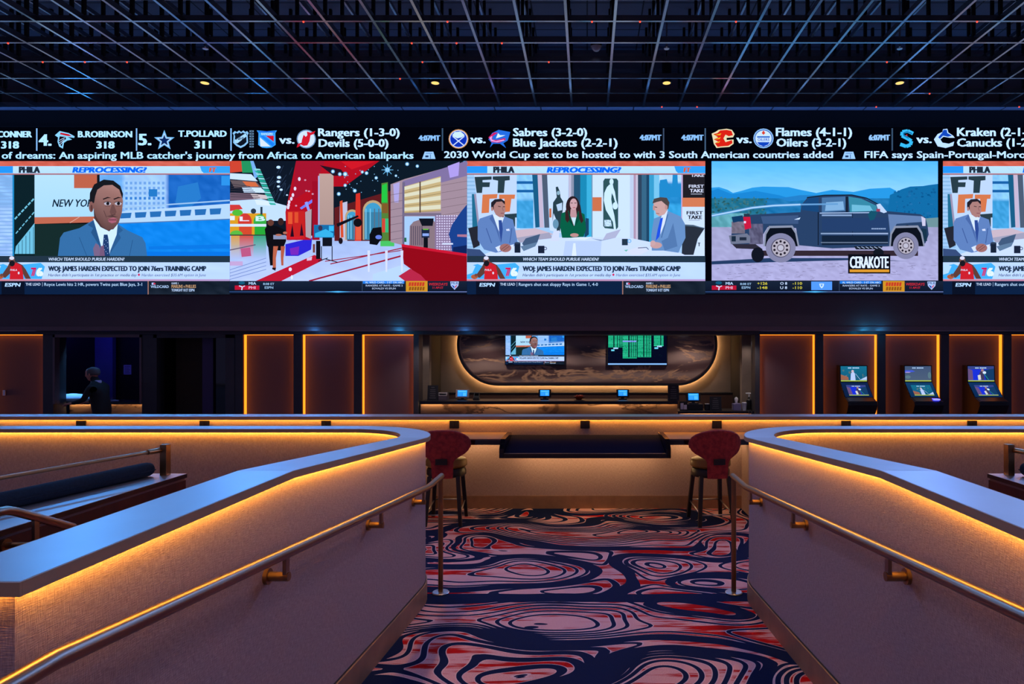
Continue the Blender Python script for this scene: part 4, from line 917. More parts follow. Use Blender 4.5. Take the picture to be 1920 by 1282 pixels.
for a in (690, 723, 752): K.poly([(a, 470), (a + 5, 470), (a + 4, 510), (a + 1, 510)], (232, 226, 240))
score_bar(S2, 430, 432, 876, False)
S2.build('screen', LED, 'second screen with a red lit television studio')

# ---- fourth screen: muddy pickup truck being hosed
S4 = Pic(on_wall)
K = S4
K.rect(1322, 302, 1767, 527, (4, 4, 8))
def sky(a, b):
    t = (b - 302) / 75.0
    return jit(mixc((92, 190, 250), (176, 222, 240), min(1, t)), 3)
K.grid(1334, 302.5, 1758, 378, 24, 14, sky)
K.poly([(1334, 352), (1348, 351), (1364, 356), (1374, 362), (1390, 358), (1410, 352), (1430, 350), (1478, 351), (1500, 356), (1530, 362), (1560, 356), (1576, 358), (1600, 360), (1630, 354), (1668, 352), (1680, 358), (1680, 390), (1334, 400)], (44, 156, 206))
K.poly([(1334, 358), (1346, 354), (1372, 364), (1390, 362), (1416, 358), (1460, 366), (1500, 378), (1500, 400), (1334, 400)], (30, 136, 190))
K.grid(1334, 372, 1758, 420, 40, 7, lambda a, b: jit((38, 116, 130) if a < 1430 else (34, 120, 160), 12))
K.poly([(1480, 378), (1540, 372), (1560, 366), (1500, 366), (1460, 372)], (40, 130, 180))
pts = [(1660, 420), (1668, 366), (1690, 355), (1706, 350), (1730, 349), (1742, 347), (1758, 345), (1758, 424)]
K.poly(pts, (20, 110, 150))
for _ in range(70):
    a = R.uniform(1676, 1756); b = R.uniform(354, 412); K.ell(a, b, R.uniform(1, 3), R.uniform(1, 2.4), jit((22, 100, 140), 16), 8)
for _ in range(90):
    a = R.uniform(1336, 1440); b = R.uniform(370, 402); K.ell(a, b, R.uniform(1, 3), R.uniform(1, 2.2), jit((54, 104, 100), 20), 8)
K.grid(1334, 400, 1400, 428, 12, 5, lambda a, b: jit((104, 170, 164), 16)); K.poly([(1732, 410), (1758, 408), (1758, 446), (1736, 446)], (120, 150, 140))
K.grid(1334, 426, 1758, 526, 60, 20, lambda a, b: jit(mixc((176, 166, 184), (190, 176, 200), (b - 426) / 100), 9))
for _ in range(120):
    a = R.uniform(1336, 1750); b = R.uniform(490, 525); K.line([(a, b), (a + R.uniform(3, 12), b + R.uniform(-1, 1))], .8, jit((150, 136, 156), 14))
K.poly([(1334, 490), (1440, 484), (1590, 484), (1700, 490), (1590, 488), (1440, 492), (1334, 496)], (40, 62, 90))
body = (44, 66, 92)
K.rect(1420, 470, 1720, 480, (56, 40, 44))
K.poly([(1384, 412), (1396, 404), (1424, 402), (1500, 398), (1502, 384), (1514, 370), (1540, 367), (1590, 366), (1616, 370), (1640, 382), (1660, 396), (1692, 399), (1724, 402), (1734, 408), (1738, 424), (1740, 440), (1734, 456), (1726, 460), (1724, 430), (1700, 422), (1676, 430), (1668, 456), (1668, 462), (1560, 466), (1496, 460), (1492, 428), (1440, 424), (1430, 440), (1424, 456), (1402, 460), (1370, 458), (1372, 416)], body)
K.poly([(1502, 394), (1504, 384), (1516, 371), (1534, 370), (1534, 398)], (26, 72, 110)); K.poly([(1540, 371), (1584, 369), (1584, 396), (1540, 399)], (76, 116, 146)); K.poly([(1590, 369), (1614, 373), (1642, 386), (1644, 396), (1592, 398)], (60, 140, 150)); K.poly([(1548, 380), (1580, 378), (1582, 394), (1546, 396)], (140, 180, 200)); K.poly([(1596, 384), (1630, 386), (1636, 396), (1596, 397)], (120, 190, 196))
K.line([(1512, 371), (1545, 366.5), (1596, 366), (1624, 372), (1650, 386)], 2, (20, 30, 40)); K.rect(1585, 369, 1589, 398, (24, 32, 44))
K.line([(1536, 400), (1640, 399)], 1.6, (190, 206, 220)); K.line([(1540, 404), (1596, 404)], 3, (150, 170, 190)); K.rect(1532.5, 398, 1534, 460, (12, 16, 26)); K.rect(1597, 400, 1598, 458, (26, 36, 54))
K.poly([(1540, 410), (1664, 408), (1664, 434), (1540, 434)], (40, 64, 96)); K.hgrad(1538, 437, 1664, 439.5, (150, 166, 180), (176, 186, 200)); K.poly([(1540, 442), (1664, 442), (1664, 458), (1540, 460)], (22, 36, 52)); K.rect(1538, 454, 1664, 456, (110, 120, 130)); [K.rect(1633 + q * 3.4, 428, 1635.6 + q * 3.4, 430.4, (160, 176, 192)) for q in range(8)]
K.poly([(1426, 406), (1496, 404), (1496, 420), (1430, 420)], (66, 88, 116)); K.poly([(1488, 412), (1500, 408), (1498, 412)], (226, 236, 244)); K.grid(1404, 420, 1430, 458, 8, 8, lambda a, b: jit((100, 92, 108), 18))
K.poly([(1664, 402), (1730, 406), (1734, 416), (1704, 418), (1680, 420), (1668, 440)], (110, 132, 160)); K.poly([(1726, 406), (1734, 410), (1734, 424), (1728, 424)], (222, 206, 210)); K.poly([(1626, 402), (1632, 395), (1644, 398), (1638, 412), (1630, 414)], (24, 84, 96)); K.poly([(1642, 384), (1649, 382), (1662, 398), (1656, 400), (1646, 396)], (206, 216, 226)); K.rect(1642, 392, 1649, 397, (170, 60, 80))
K.poly([(1726, 428), (1736, 430), (1737, 452), (1726, 454)], (26, 52, 66))
# tailgate, lamp, bumper
K.grid(1371, 416, 1396, 438, 6, 5, lambda a, b: jit((124, 108, 112), 14)); K.rect(1394, 401, 1405, 407, (40, 56, 66)); K.poly([(1393, 407), (1406, 407), (1408, 428), (1396, 431)], (220, 26, 56)); K.rect(1394, 415, 1398, 419, (246, 220, 226)); K.poly([(1371, 407), (1392, 404), (1392, 414), (1374, 418)], (20, 60, 90))
K.poly([(1366, 442), (1400, 438), (1406, 444), (1406, 456), (1370, 458)], (120, 120, 128)); K.rect(1371, 443, 1379, 453, (30, 44, 56)); K.rect(1386, 445, 1399, 451, (36, 44, 56)); K.poly([(1372, 458), (1416, 458), (1430, 468), (1380, 466)], (50, 44, 52))
# arches and wheels
for cx, cy, r, ax, ay in ((1463, 465, 28, 1465, 452), (1697, 462, 25, 1700, 448)):
    K.poly([(ax - 34, 462), (ax - 32, 438), (ax - 24, 424), (ax + 20, 423), (ax + 28, 436), (ax + 33, 462)], (150, 150, 154)); K.poly([(ax - 31, 462), (ax - 29, 440), (ax - 22, 428), (ax + 18, 427), (ax + 25, 438), (ax + 30, 462)], (14, 18, 26))
K.ell(1420, 478, 12, 14, (20, 22, 30)); K.ell(1646, 474, 10, 8, (20, 24, 30)); K.poly([(1600, 462), (1654, 462), (1650, 468), (1604, 468)], (30, 34, 40))
for q in range(6): K.line([(1606 + q * 8, 463), (1612 + q * 8, 466)], 1.2, (190, 196, 204))
for cx, cy, rx, ry in ((1463, 465, 28, 27.5), (1697, 461, 24, 25)):
    K.ell(cx, cy, rx, ry, (142, 134, 150), 30); K.ell(cx, cy, rx * .66, ry * .66, (96, 88, 100), 26); K.ell(cx + .5, cy, rx * .6, ry * .6, (196, 178, 172), 26)
    for q in range(10):
        an = q * PI / 5 + .3; K.ell(cx + rx * .44 * math.cos(an), cy + ry * .44 * math.sin(an), rx * .085, ry * .085, (40, 32, 40), 10)
    K.ring(cx, cy, rx * .2, rx * .25, (90, 76, 84)); K.ell(cx, cy, rx * .17, ry * .17, (206, 192, 188))
# water jet
for wdt, c in ((8, (96, 150, 186)), (4, (150, 196, 220)), (1.8, (214, 232, 244))):
    K.line([(1334, 405), (1370, 398), (1410, 390), (1450, 386), (1500, 384)], wdt * .62, c)
K.line([(1500, 384), (1570, 383)], 3, (110, 160, 190))
K.rect(1589, 477, 1668, 513, (14, 14, 20)); K.text('CERAKOTE', 1592, 1665, 481, 503, (242, 244, 246), .016); K.rect(1592, 505.5, 1666, 510.5, (242, 156, 40))
score_bar(S4, 1322, 1322, 1767, True)
S4.build('screen', LED, 'fourth screen with a muddy dark pickup truck and a water jet')
# ------------------------------------------------------------------ floor with the ramp of the aisle
RAMP0, RAMP1, SLOPE = 4.85, 1.40, 0.0833
RTOP = (RAMP0 - RAMP1) * SLOPE
def floor_z(y):
    return 0.0 if y >= RAMP0 else (RTOP if y <= RAMP1 else (RAMP0 - y) * SLOPE)
def struct(o): o['kind'] = 'structure'; return o
m = MB()
ys = [-3.0, RAMP1, RAMP0, 16.0]
for x0, x1 in ((-1.25, 1.25),):
    vs = []
    for y in ys: vs += [(x0, y, floor_z(y)), (x1, y, floor_z(y))]
    m.add(vs, [(2 * i, 2 * i + 1, 2 * i + 3, 2 * i + 2) for i in range(3)])
for x0, x1 in ((-13, -1.25), (1.25, 13)):
    m.add([(x0, -3, 0), (x1, -3, 0), (x1, 16, 0), (x0, 16, 0)], [(0, 1, 2, 3)])
struct(m.build('floor', M['carpet']))

# ------------------------------------------------------------------ ceiling
struct(MB().box(-13, 13, -3, 16, 7.10, 7.2).build('ceiling', M['deck']))
struct(MB().box(-13, 13, 11.66, 12.05, 6.05, 6.11).build('trim_1', M['rim_tile']))
# cubic lattice of black bars hanging below the deck
CELL, LZ0, LZ1 = 0.6124, 6.04, 6.625
lat_x = [-0.265 + CELL * k for k in range(-20, 21)]
lat_y = [11.6 - 0.6 * k for k in range(14)]
LAT = thing('ceiling_lattice', 'black open lattice of square cells hanging under the dark ceiling', 'ceiling grid', (0, 8, LZ0))
for nm, z, w, h in (('lower_grid', LZ0, .034, .075), ('upper_grid', LZ1, .030, .06)):
    m = MB()
    for x in lat_x: m.box(x - w / 2, x + w / 2, lat_y[-1] - .02, lat_y[0] + .02, z, z + h)
    for y in lat_y: m.box(lat_x[0] - .02, lat_x[-1] + .02, y - w / 2, y + w / 2, z + .0015, z + h - .002)
    m.build(nm, M['lattice'], LAT)
m = MB()
for y in lat_y:
    for x in lat_x: m.box(x - .02, x + .02, y - .02, y + .02, LZ0 + .07, 7.10)
tag(m.build('hanger_posts', M['hanger'], LAT), None, kind='stuff')
for px, py in ((569, 43), (15, 84), (80, 118), (159, 118), (238, 118), (839, 42), (772, 82), (856, 82), (941, 82), (1110, 41), (1200, 41), (1029, 117),
               (1832, 41), (1663, 116), (1743, 174), (1307, 199), (1643, 200), (1241, 199), (792, 118), (750, 148), (1911, 200), (1380, 41)):
    d = (LZ0 - EYE) * FPX / (HY - py)
    d = min(lat_y, key=lambda v: abs(v - d))
    x = X(px, d)
    MB().lathe([(.004, -.012), (.011, -.006), (.011, .004), (.004, .006)], (x, d, LZ0 - .004), 10).build('emissive_dot', M['red_dot'], LAT)  # small emissive red dot under the lower grid

# downlights
for i, (px, ex) in enumerate(((384, 'leftmost, above the presenter close-up'), (816, 'second from the left, above the red studio screen'), (1250, 'third from the left, above the desk screen'), (1687, 'rightmost, above the truck screen'))):
    x, y = DL_X[i], 10.7
    t = thing('pendant_downlight', 'black cylinder ceiling downlight, ' + ex, 'downlight', (x, y, DL_Z), 'cylinder downlights of the ceiling')
    m = MB(); m.lathe([(.062, 0), (.075, 0), (.075, .33), (.02, .34), (.02, .345)], (x, y, DL_Z), 24); m.cyl((x, y, DL_Z + .34), (x, y, 7.1), .012, n=10)
    m.build('housing', M['black'], t, 'auto')
    MB().lathe([(.060, -.004), (.061, .003)], (x, y, DL_Z), 24).build('lens', M['dl_glow'], t)
# dome camera and sprinkler heads in the cells above
x, y = X(1118, 9.55), 9.55
t = thing('dome_camera', 'small pale dome camera on a stem in the ceiling lattice above the desk screen', 'security camera', (x, y, 6.08))
MB().lathe([(.002, 0), (.035, .008), (.06, .035), (.07, .07)], (x, y, 6.08), 24).build('dome', M['dome'], t, 'auto')
m = MB(); m.lathe([(.08, .07), (.08, .10), (.02, .115)], (x, y, 6.08), 24); m.cyl((x, y, 6.19), (x, y, 7.1), .012, n=10); m.build('mount', M['black'], t, 'auto')
for px, ex in ((385, 'left of the other two, behind the leftmost downlight'), (1250, 'in the middle, right of the dome camera'), (1687, 'at the right, behind the rightmost downlight')):
    x, y = X(px, 9.5), 9.5
    t = thing('fire_sprinkler', 'small ceiling sprinkler, ' + ex, 'sprinkler', (x, y, 6.09), 'ceiling sprinklers')
    m = MB(); m.cyl((x, y, 6.12), (x, y, 7.1), .012, n=10); m.cyl((x - .022, y, 6.10), (x - .012, y, 6.14), .004, n=6); m.cyl((x + .022, y, 6.10), (x + .012, y, 6.14), .004, n=6)
    m.build('pipe', M['steel'], t)
    MB().lathe([(.034, 0), (.040, .006), (.012, .012)], (x, y, 6.09), 16).build('deflector', M['steel'], t)

# ------------------------------------------------------------------ back wall
DW = 12.0
def xw(px): return X(px, DW)
ZH = Z(627, DW)          # head of the niches
ZS = Z(612, 11.8)        # underside of the upper wall
struct(MB().box(-12.5, 12.5, 11.80, 12.9, ZS, 7.1).build('wall_back', M['upper_wall']))
struct(MB().box(-12.5, 12.5, 11.795, 11.81, Z(237, DV), 6.05).build('trim_36', M['hanger']))
struct(MB().box(-12.5, 12.5, 11.785, 11.90, Z(620, 11.8), ZS).build('trim_2', M['trim']))
struct(MB().box(-12.5, 12.5, 11.96, 12.9, ZH, Z(620, 11.8)).build('trim_3', M['pier']))
# openings in the wall plane (photo columns): niches, service window, glazed door, bar
OPEN = [(-36, 80), (100, 266), (288, 440), (455, 550), (566, 663), (678, 775), (785, 1416), (1425, 1529), (1544, 1646), (1661, 1764), (1780, 1882), (1897, 2003)]
edges = [-1330] + [e for o in OPEN for e in o] + [2210]
k = 4
for i in range(0, len(edges), 2):
    a, b = edges[i], edges[i + 1]
    struct(MB().box(xw(a), xw(b), DW, DW + .30, 0, ZH).build('trim_%d' % k, M['pier'], bevel=.004)); k += 1
# light-rimmed wall niches
NICHES = [(0, 'cut off by the left picture edge'), (3, 'right of the dark glazed door'), (4, 'in the middle of the three left of the bar'),
          (5, 'next to the left end of the bar recess'), (7, 'without kiosk, right of the bar recess'), (8, 'behind the leftmost betting kiosk'), (9, 'behind the middle betting kiosk with the blue light'),
          (10, 'behind the rightmost betting kiosk'), (11, 'cut off by the right picture edge')]
for i, ex in NICHES:
    a, b = xw(OPEN[i][0]), xw(OPEN[i][1])
    t = thing('wall_niche', 'amber rimmed wall niche ' + ex, 'wall panel', ((a + b) / 2, DW + .13, 0), 'amber rimmed wall niches')
    MB().box(a - .004, b + .004, DW + .13, DW + .16, 0.0, ZH).build('back_panel', M['panel'], t)
    w = .016
    MB().box(a + .0005, a + .008, DW + .050, DW + .128, 0.0, ZH - .001).build('light_strip', M['amber_edge'], t)
    MB().box(b - .008, b - .0005, DW + .050, DW + .128, 0.0, ZH - .001).build('light_strip', M['amber_edge'], t)
    MB().box(a + .008, b - .008, DW + .050, DW + .128, ZH - .009, ZH - .001).build('light_strip', M['amber_edge'], t)
    if i in (0, 3):
        px = 8 if i == 0 else 458
        x = X(px, DW + .12)
        MB().box(x - .018, x + .03, DW + .105, DW + .13, 1.06, 1.16).build('latch_plate', M['steel'], t, bevel=.003)

# ---- service window at the left with the room behind it
def room(px0, px1, depth, wallm, name, ml, mr):
    a, b = xw(px0) - ml + .5, xw(px1) + mr - .5
    m = MB()
    m.box(a - .5, b + .5, DW + depth, DW + depth + .05, 0, 2.6)
    m.box(a - .55, a - .5, DW + .3, DW + depth, 0, 2.6); m.box(b + .5, b + .55, DW + .3, DW + depth, 0, 2.6); m.box(a - .5, b + .5, DW + .3, DW + depth, 2.55, 2.6)
    return struct(m.build(name, wallm))
room(100, 266, 1.9, M['darkwall'], 'wall_left', .5, .04)
t = struct(thing('window_1', 'service window opening with a dark metal frame', 'window', (xw(183), DW, 0)))
del t['category']; del t['label']
m = MB(); a, b = xw(100), xw(266)
m.box(a, a + .035, DW - .015, DW + .1, .92, ZH); m.box(b - .035, b, DW - .015, DW + .1, .92, ZH); m.box(a, b, DW - .015, DW + .1, ZH - .05, ZH)
m.build('window_frame', M['trim'], t)
d = DW + 1.7
struct(MB().box(X(147, d), X(211, d), d, d + .1, 0, 2.5).build('trim_30', M['blue_wall']))
t = thing('wall_notice', 'small pale notice sheet on the dark wall inside the service window', 'notice', (X(239, DW + 1.88), DW + 1.88, Z(662, DW + 1.88)))
dd = DW + 1.88
MB().box(X(232, dd), X(246, dd), dd - .004, dd + .02, Z(702, dd), Z(684, dd)).build('sheet', M['violet_paper'], t)
m = MB()
for q in range(5): m.box(X(234, dd), X(244 - (q % 2) * 2, dd), dd - .006, dd - .003, Z(687.4 + q * 3, dd), Z(686.6 + q * 3, dd))
m.build('printed_lines', M['darkwall'], t)
lamp('room_lamp', 'AREA', (X(178, 12.9), 12.85, 2.50), 9.0, (.06, .05, 1.0), shape='RECTANGLE', size=1.0, size_y=.5)
t = thing('service_counter', 'low service counter with a stone front lit from above, inside the left window', 'counter', (xw(183), DW + .12, 0))
a, b = xw(96), xw(270)
MB().box(a + .08, b - .08, DW + .32, DW + .75, 0, .905).build('body', M['counter_stone'], t)
m = MB(); m.box(a + .08, b - .08, DW + .27, DW + .80, .915, .935); m.box(a + .08, b - .08, DW + .27, DW + .282, .890, .915); m.build('countertop', M['ebony'], t)
MB().box(a + .1, b - .1, DW + .286, DW + .300, .902, .912).build('light_strip', M['counter_glow'], t)
lamp('room_lamp', 'AREA', (X(136, 12.4), 12.45, 2.1), 4.5, (.16, .46, 1.0), shape='RECTANGLE', size=.3, size_y=.2, spread=math.radians(70))  # extra lamp added to brighten the pale bundle
# pale bundle on the counter
m = MB(); cx, cy, cz = X(136, 12.45), 12.47, .935
m.lathe([(.02, 0), (.30, .004), (.345, .035), (.30, .085), (.18, .125), (.05, .14)], (cx, cy, cz), 26, 1.0, .5)
tag(m.build('cloth_bundle', M['pale_cloth'], None, True), 'pale blue rounded bundle lying on the counter of the service window', 'bundle')
t = thing('paper_tray', 'small flat blue tray lying on the service counter right of the person', 'tray', (X(219, 12.5), 12.5, .935))
x = X(219, 12.5); m = MB(); m.box(x - .1, x + .1, 12.42, 12.58, .935, .945)
for u in (-.1, .09): m.box(x + u, x + u + .01, 12.42, 12.58, .945, .965)
m.build('tray_shell', M['blue_wall'], t); MB().box(x - .07, x + .07, 12.45, 12.55, .945, .952).build('paper_stack', M['violet_paper'], t)

# ---- glazed dark door
a, b = xw(288), xw(440)
t = struct(thing('door_1', 'dark glazed door leaf', 'door', (xw(364), DW, 0)))
del t['category']; del t['label']
m = MB(); m.box(a, a + .06, DW - .01, DW + .1, 0, ZH); m.box(b - .16, b, DW - .01, DW + .1, 0, ZH); m.box(a, b, DW - .01, DW + .1, ZH - .06, ZH)
m.build('door_frame', M['pier'], t)
room(288, 440, 1.0, M['darkwall'], 'wall_right', .04, .5)
d = DW + .45
struct(MB().box(X(330, d), X(381, d), d, d + .05, 0, 2.4).build('trim_31', M['brown_curtain']))
struct(MB().box(X(384, d), X(404, d), d - .08, d, 0, 2.4).build('trim_32', M['purple_panel']))
MB().box(X(405.5, DW + .06), X(424, DW + .06), DW + .05, DW + .06, 0.05, ZH - .06).build('door_pane', M['gloss'], t)
lamp('room_lamp', 'AREA', (X(350, 12.3), 12.25, 2.3), 7.0, (.9, .60, .55), shape='RECTANGLE', size=.8, size_y=.2)

# ---- person walking past the service window
def person():
    x0, y0 = X(191, 11.45), 11.45
    t = thing('person', 'person in dark clothes with grey hair stooping to the left at the service window', 'person', (x0, y0, 0))
    bm_v = [((0, 0, .80), .14), ((-.02, 0, .98), .145), ((-.05, 0, 1.16), .15), ((-.08, 0, 1.29), .10), ((-.115, 0, 1.36), .052), ((-.15, 0, 1.43), .075), ((-.165, 0, 1.49), .088), ((-.15, 0, 1.535), .06),
            ((-.07, .15, 1.27), .062), ((-.07, -.15, 1.27), .062), ((-.14, .22, 1.05), .045), ((-.16, -.21, 1.04), .045), ((-.36, .18, .99), .033), ((-.38, -.17, .985), .033),
            ((.01, .09, .76), .095), ((.01, -.09, .76), .095), ((-.07, .095, .44), .062), ((.03, -.095, .44), .062), ((.0, .095, .10), .042), ((.22, -.095, .13), .042), ((-.13, .095, .035), .030), ((.10, -.095, .035), .030)]
    ed = [(0, 1), (1, 2), (2, 3), (3, 4), (4, 5), (5, 6), (6, 7), (3, 8), (3, 9), (8, 10), (9, 11), (10, 12), (11, 13), (0, 14), (0, 15), (14, 16), (15, 17), (16, 18), (17, 19), (18, 20), (19, 21)]
    def skin(name, vs, es, mt, root=0):
        me = bpy.data.meshes.new(name); me.from_pydata([Vector(p) for p, _ in vs], es, [])
        o = bpy.data.objects.new(name, me); COL.objects.link(o); o.parent = t; ORG[o.name] = ORG[t.name]
        o.modifiers.new('skin', 'SKIN').use_smooth_shade = True
        for i, (_, r) in enumerate(vs):
            me.skin_vertices[0].data[i].radius = (r, r); me.skin_vertices[0].data[i].use_root = (i == root)
        o.modifiers.new('sub', 'SUBSURF').levels = 2; o.modifiers['sub'].render_levels = 2
        me.materials.append(mt); return o
    skin('body', bm_v, ed, M['dark_cloth'])
    # head with face, hair and hands over the body surface
    hv = MB(); c = Vector((x0 - .165, y0, 1.465))
    hv.lathe([(.02, -.115), (.055, -.10), (.078, -.05), (.090, .0), (.092, .045), (.075, .085), (.03, .105)], c, 22, 1.08, .86)
    hv.lathe([(.004, -.03), (.016, -.022), (.012, .012), (.003, .03)], c + Vector((-.10, 0, -.012)), 10)
    for sy in (-1, 1): hv.lathe([(.004, -.03), (.016, -.012), (.018, .014), (.005, .03)], c + Vector((.012, sy * .082, -.005)), 10, 1, .5)
    h = hv.build('head', M['skin'], t, True)
    for sy in (-.032, .032): MB().lathe([(.002, -.006), (.009, 0), (.002, .006)], c + Vector((-.087, sy, .012)), 10).build('eye', M['ebony'], t)
    MB().box(c.x - .092, c.x - .080, c.y - .022, c.y + .022, c.z - .058, c.z - .050).build('mouth', M['ebony'], t)
    ha = MB(); ha.lathe([(.094, -.02), (.100, .02), (.098, .055), (.082, .092), (.035, .116), (.003, .12)], c + Vector((.022, 0, .004)), 22, 1.02, .9); ha.build('hair', M['hair'], t, True)
    co = MB(); co.lathe([(.062, -.028), (.074, -.02), (.07, .022), (.058, .03)], (x0 - .095, y0, 1.335), 20, 1.1, 1.0); co.build('collar', M['collar'], t, True)
    for sy in (-1, 1):
        hb = Vector((x0 - (.36 if sy > 0 else .38), y0 + sy * .175, .987))
        vs = [((hb - Vector((x0, y0, 0)) + Vector((.02, 0, 0)))[:], .024), ((hb - Vector((x0, y0, 0)) + Vector((-.06, 0, -.01)))[:], .027)]; es = [(0, 1)]
        for q in range(4):
            b = Vector(vs[1][0]) + Vector((-.015, (q - 1.5) * .017, 0)); n0 = len(vs); L = (.055, .066, .062, .046)[q]
            vs += [(b[:], .0095), ((b + Vector((-L * .55, 0, -.012)))[:], .0085), ((b + Vector((-L, 0, -.038)))[:], .0075)]; es += [(1, n0), (n0, n0 + 1), (n0 + 1, n0 + 2)]
        n0 = len(vs); b = Vector(vs[0][0]) + Vector((-.035, -sy * .022, 0)); vs += [(b[:], .010), ((b + Vector((-.04, -sy * .025, -.012)))[:], .008)]; es += [(1, n0), (n0, n0 + 1)]
        skin('hand', vs, es, M['skin'])
person()

# ------------------------------------------------------------------ the bar in its recess
DB = 13.6
xa, xb = X(785, DW), X(1416, DW)
struct(MB().box(xa - .3, xb + .3, DB, DB + .1, Z(741, DB), 2.6).build('wall_front', M['taupe']))
m = MB()
m.box(X(775, 12.60), X(805, 12.60), 12.59, 12.75, 0, 2.4); m.box(X(1391, 12.60), X(1426, 12.60), 12.59, 12.75, 0, 2.4)
struct(m.build('trim_33', M['taupe']))
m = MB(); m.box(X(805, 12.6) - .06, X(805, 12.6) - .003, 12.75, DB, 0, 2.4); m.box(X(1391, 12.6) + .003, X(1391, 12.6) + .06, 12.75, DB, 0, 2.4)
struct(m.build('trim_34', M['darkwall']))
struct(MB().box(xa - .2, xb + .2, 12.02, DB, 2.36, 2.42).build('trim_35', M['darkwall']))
# slatted back bar below the halo wall
t = thing('back_bar', 'dark slatted back bar unit with a black ledge below the halo wall', 'back bar', (0, DB - .2, 0))
MB().box(X(806, DB), X(1394, DB), DB - .20, DB - .002, 0, 1.005).build('slatted_front', M['walnut'], t)
MB().box(X(806, DB), X(1394, DB), DB - .208, DB - .002, 1.005, 1.035).build('ledge', M['ebony'], t, bevel=.004)
# capsule shaped stone panel with halo light
DP = DB - .10
t = thing('halo_panel', 'wide capsule shaped stone panel with a warm halo behind the bar', 'wall panel', (0, DP, Z(723, DP)))
def capsule(cx, cz, hw, r, n=28):
    pts = []
    for i in range(n + 1):
        a = -PI / 2 + PI * i / n; pts.append((cx + hw - r + r * math.cos(a), cz + r * math.sin(a)))
    for i in range(n + 1):
        a = PI / 2 + PI * i / n; pts.append((cx - hw + r + r * math.cos(a), cz + r * math.sin(a)))
    return pts
pcx, pcz = X(1101, DP), Z(646, DP)
HW, HR = 244 * DP / FPX, 77 * DP / FPX
MB().prism(capsule(pcx, pcz, HW - .065, HR - .065), DP - .012, DP + .03).build('stone_slab', M['stone'], t)
def ring(o0, o1, y0, y1):
    a, b = capsule(pcx, pcz, HW - o0, HR - o0), capsule(pcx, pcz, HW - o1, HR - o1)
    n = len(a); vs = [(p[0], y0, p[1]) for p in a] + [(p[0], y0, p[1]) for p in b] + [(p[0], y1, p[1]) for p in a] + [(p[0], y1, p[1]) for p in b]
    fs = []
    for i in range(n):
        j = (i + 1) % n
        fs += [(i, j, n + j, n + i), (2 * n + i, 3 * n + i, 3 * n + j, 2 * n + j), (i, 2 * n + i, 2 * n + j, j), (n + i, n + j, 3 * n + j, 3 * n + i)]
    return MB().add(vs, fs)
ring(0, .05, DP - .03, DP + .035).build('outer_rim', M['ebony'], t)
ring(.05, .072, DP - .02, DP + .03).build('inner_trim', M['bronze'], t)
ring(.02, .05, DP + .040, DP + .060).build('halo_light', M['warm'], t)
for u in (-1.8, 0, 1.8): MB().box(pcx + u - .08, pcx + u + .08, DP + .03, DB - .001, pcz - .3, pcz + .3).build('wall_bracket', M['black'], t)
# televisions on the stone
DT = DP - .07
def tv(px0, px1, py0, py1, name, label):
    t = thing(name, label, 'television', (X((px0 + px1) / 2, DT), DT, Z(py1, DT)))
    MB().box(X(px0 - 1.5, DT), X(px1 + 1.5, DT), DT, DT + .055, Z(py1 + 1.5, DT), Z(py0 - 1.5, DT)).build('cabinet', M['black'], t, bevel=.004)
    return t
t = tv(948, 1058, 622, 683, 'television', 'left flat television behind the bar with a man in a suit on screen')
def tvfn(px, py, d): # the close-up picture scaled to the small set
    u = 948 + (px + 12) / 444.0 * 110; v = 622 + (py - 303) / 249.0 * 61
    return Vector((X(u, DT), DT - .003 - d, Z(v, DT)))
K = Pic(tvfn); closeup(K); show_frame(K, 0, -12, 432, 'Royce Lewis hits 2 HR, powers Twins past Blue Jays, 3-1', 268)
K.build('screen', t)
t = tv(1140, 1250, 622, 684, 'television', 'right flat television behind the bar with a green odds board')
K = Pic(lambda px, py, d: Vector((X(px, DT), DT - .003 - d, Z(py, DT))))
K.rect(1140, 622, 1250, 684, (6, 10, 28)); K.rect(1140, 681, 1250, 683.6, (150, 196, 236))
def rows(x0, x1, y0, y1, gaps):
    y = y0
    while y < y1:
        K.rect(x0, y, x1, y + 1.75, jit((40, 196, 126), 14)); y += 2.3
    for a, w in gaps: K.rect(a, y0, a + w, y1, (6, 10, 28))
rows(1140.5, 1167, 624, 651, [(1150, 2), (1157, 1.2), (1161.5, 1.2), (1165, .8)]); rows(1167.5, 1194, 624, 670, [(1178, 2.4), (1183, 1.2), (1187, 1), (1191, 1)]); rows(1195.5, 1221, 624, 669, [(1206, 2), (1212, 1.2), (1216.5, 1)]); rows(1226, 1244, 624, 647, [(1238, 1.6)])
K.rect(1150, 651.5, 1159, 654, (190, 220, 230)); K.rect(1146, 655, 1152, 658, (120, 220, 220)); K.rect(1232, 648, 1241, 650.5, (190, 220, 230)); K.rect(1227, 651, 1234, 654, (120, 220, 220)); K.rect(1167.5, 638.5, 1193, 641, (150, 150, 220))
for _ in range(150):
    a = R.uniform(1141, 1243); b = R.uniform(624, 668); K.rect(a, b, a + R.uniform(.6, 1.8), b + .8, (8, 30, 36))
K.build('screen', t)

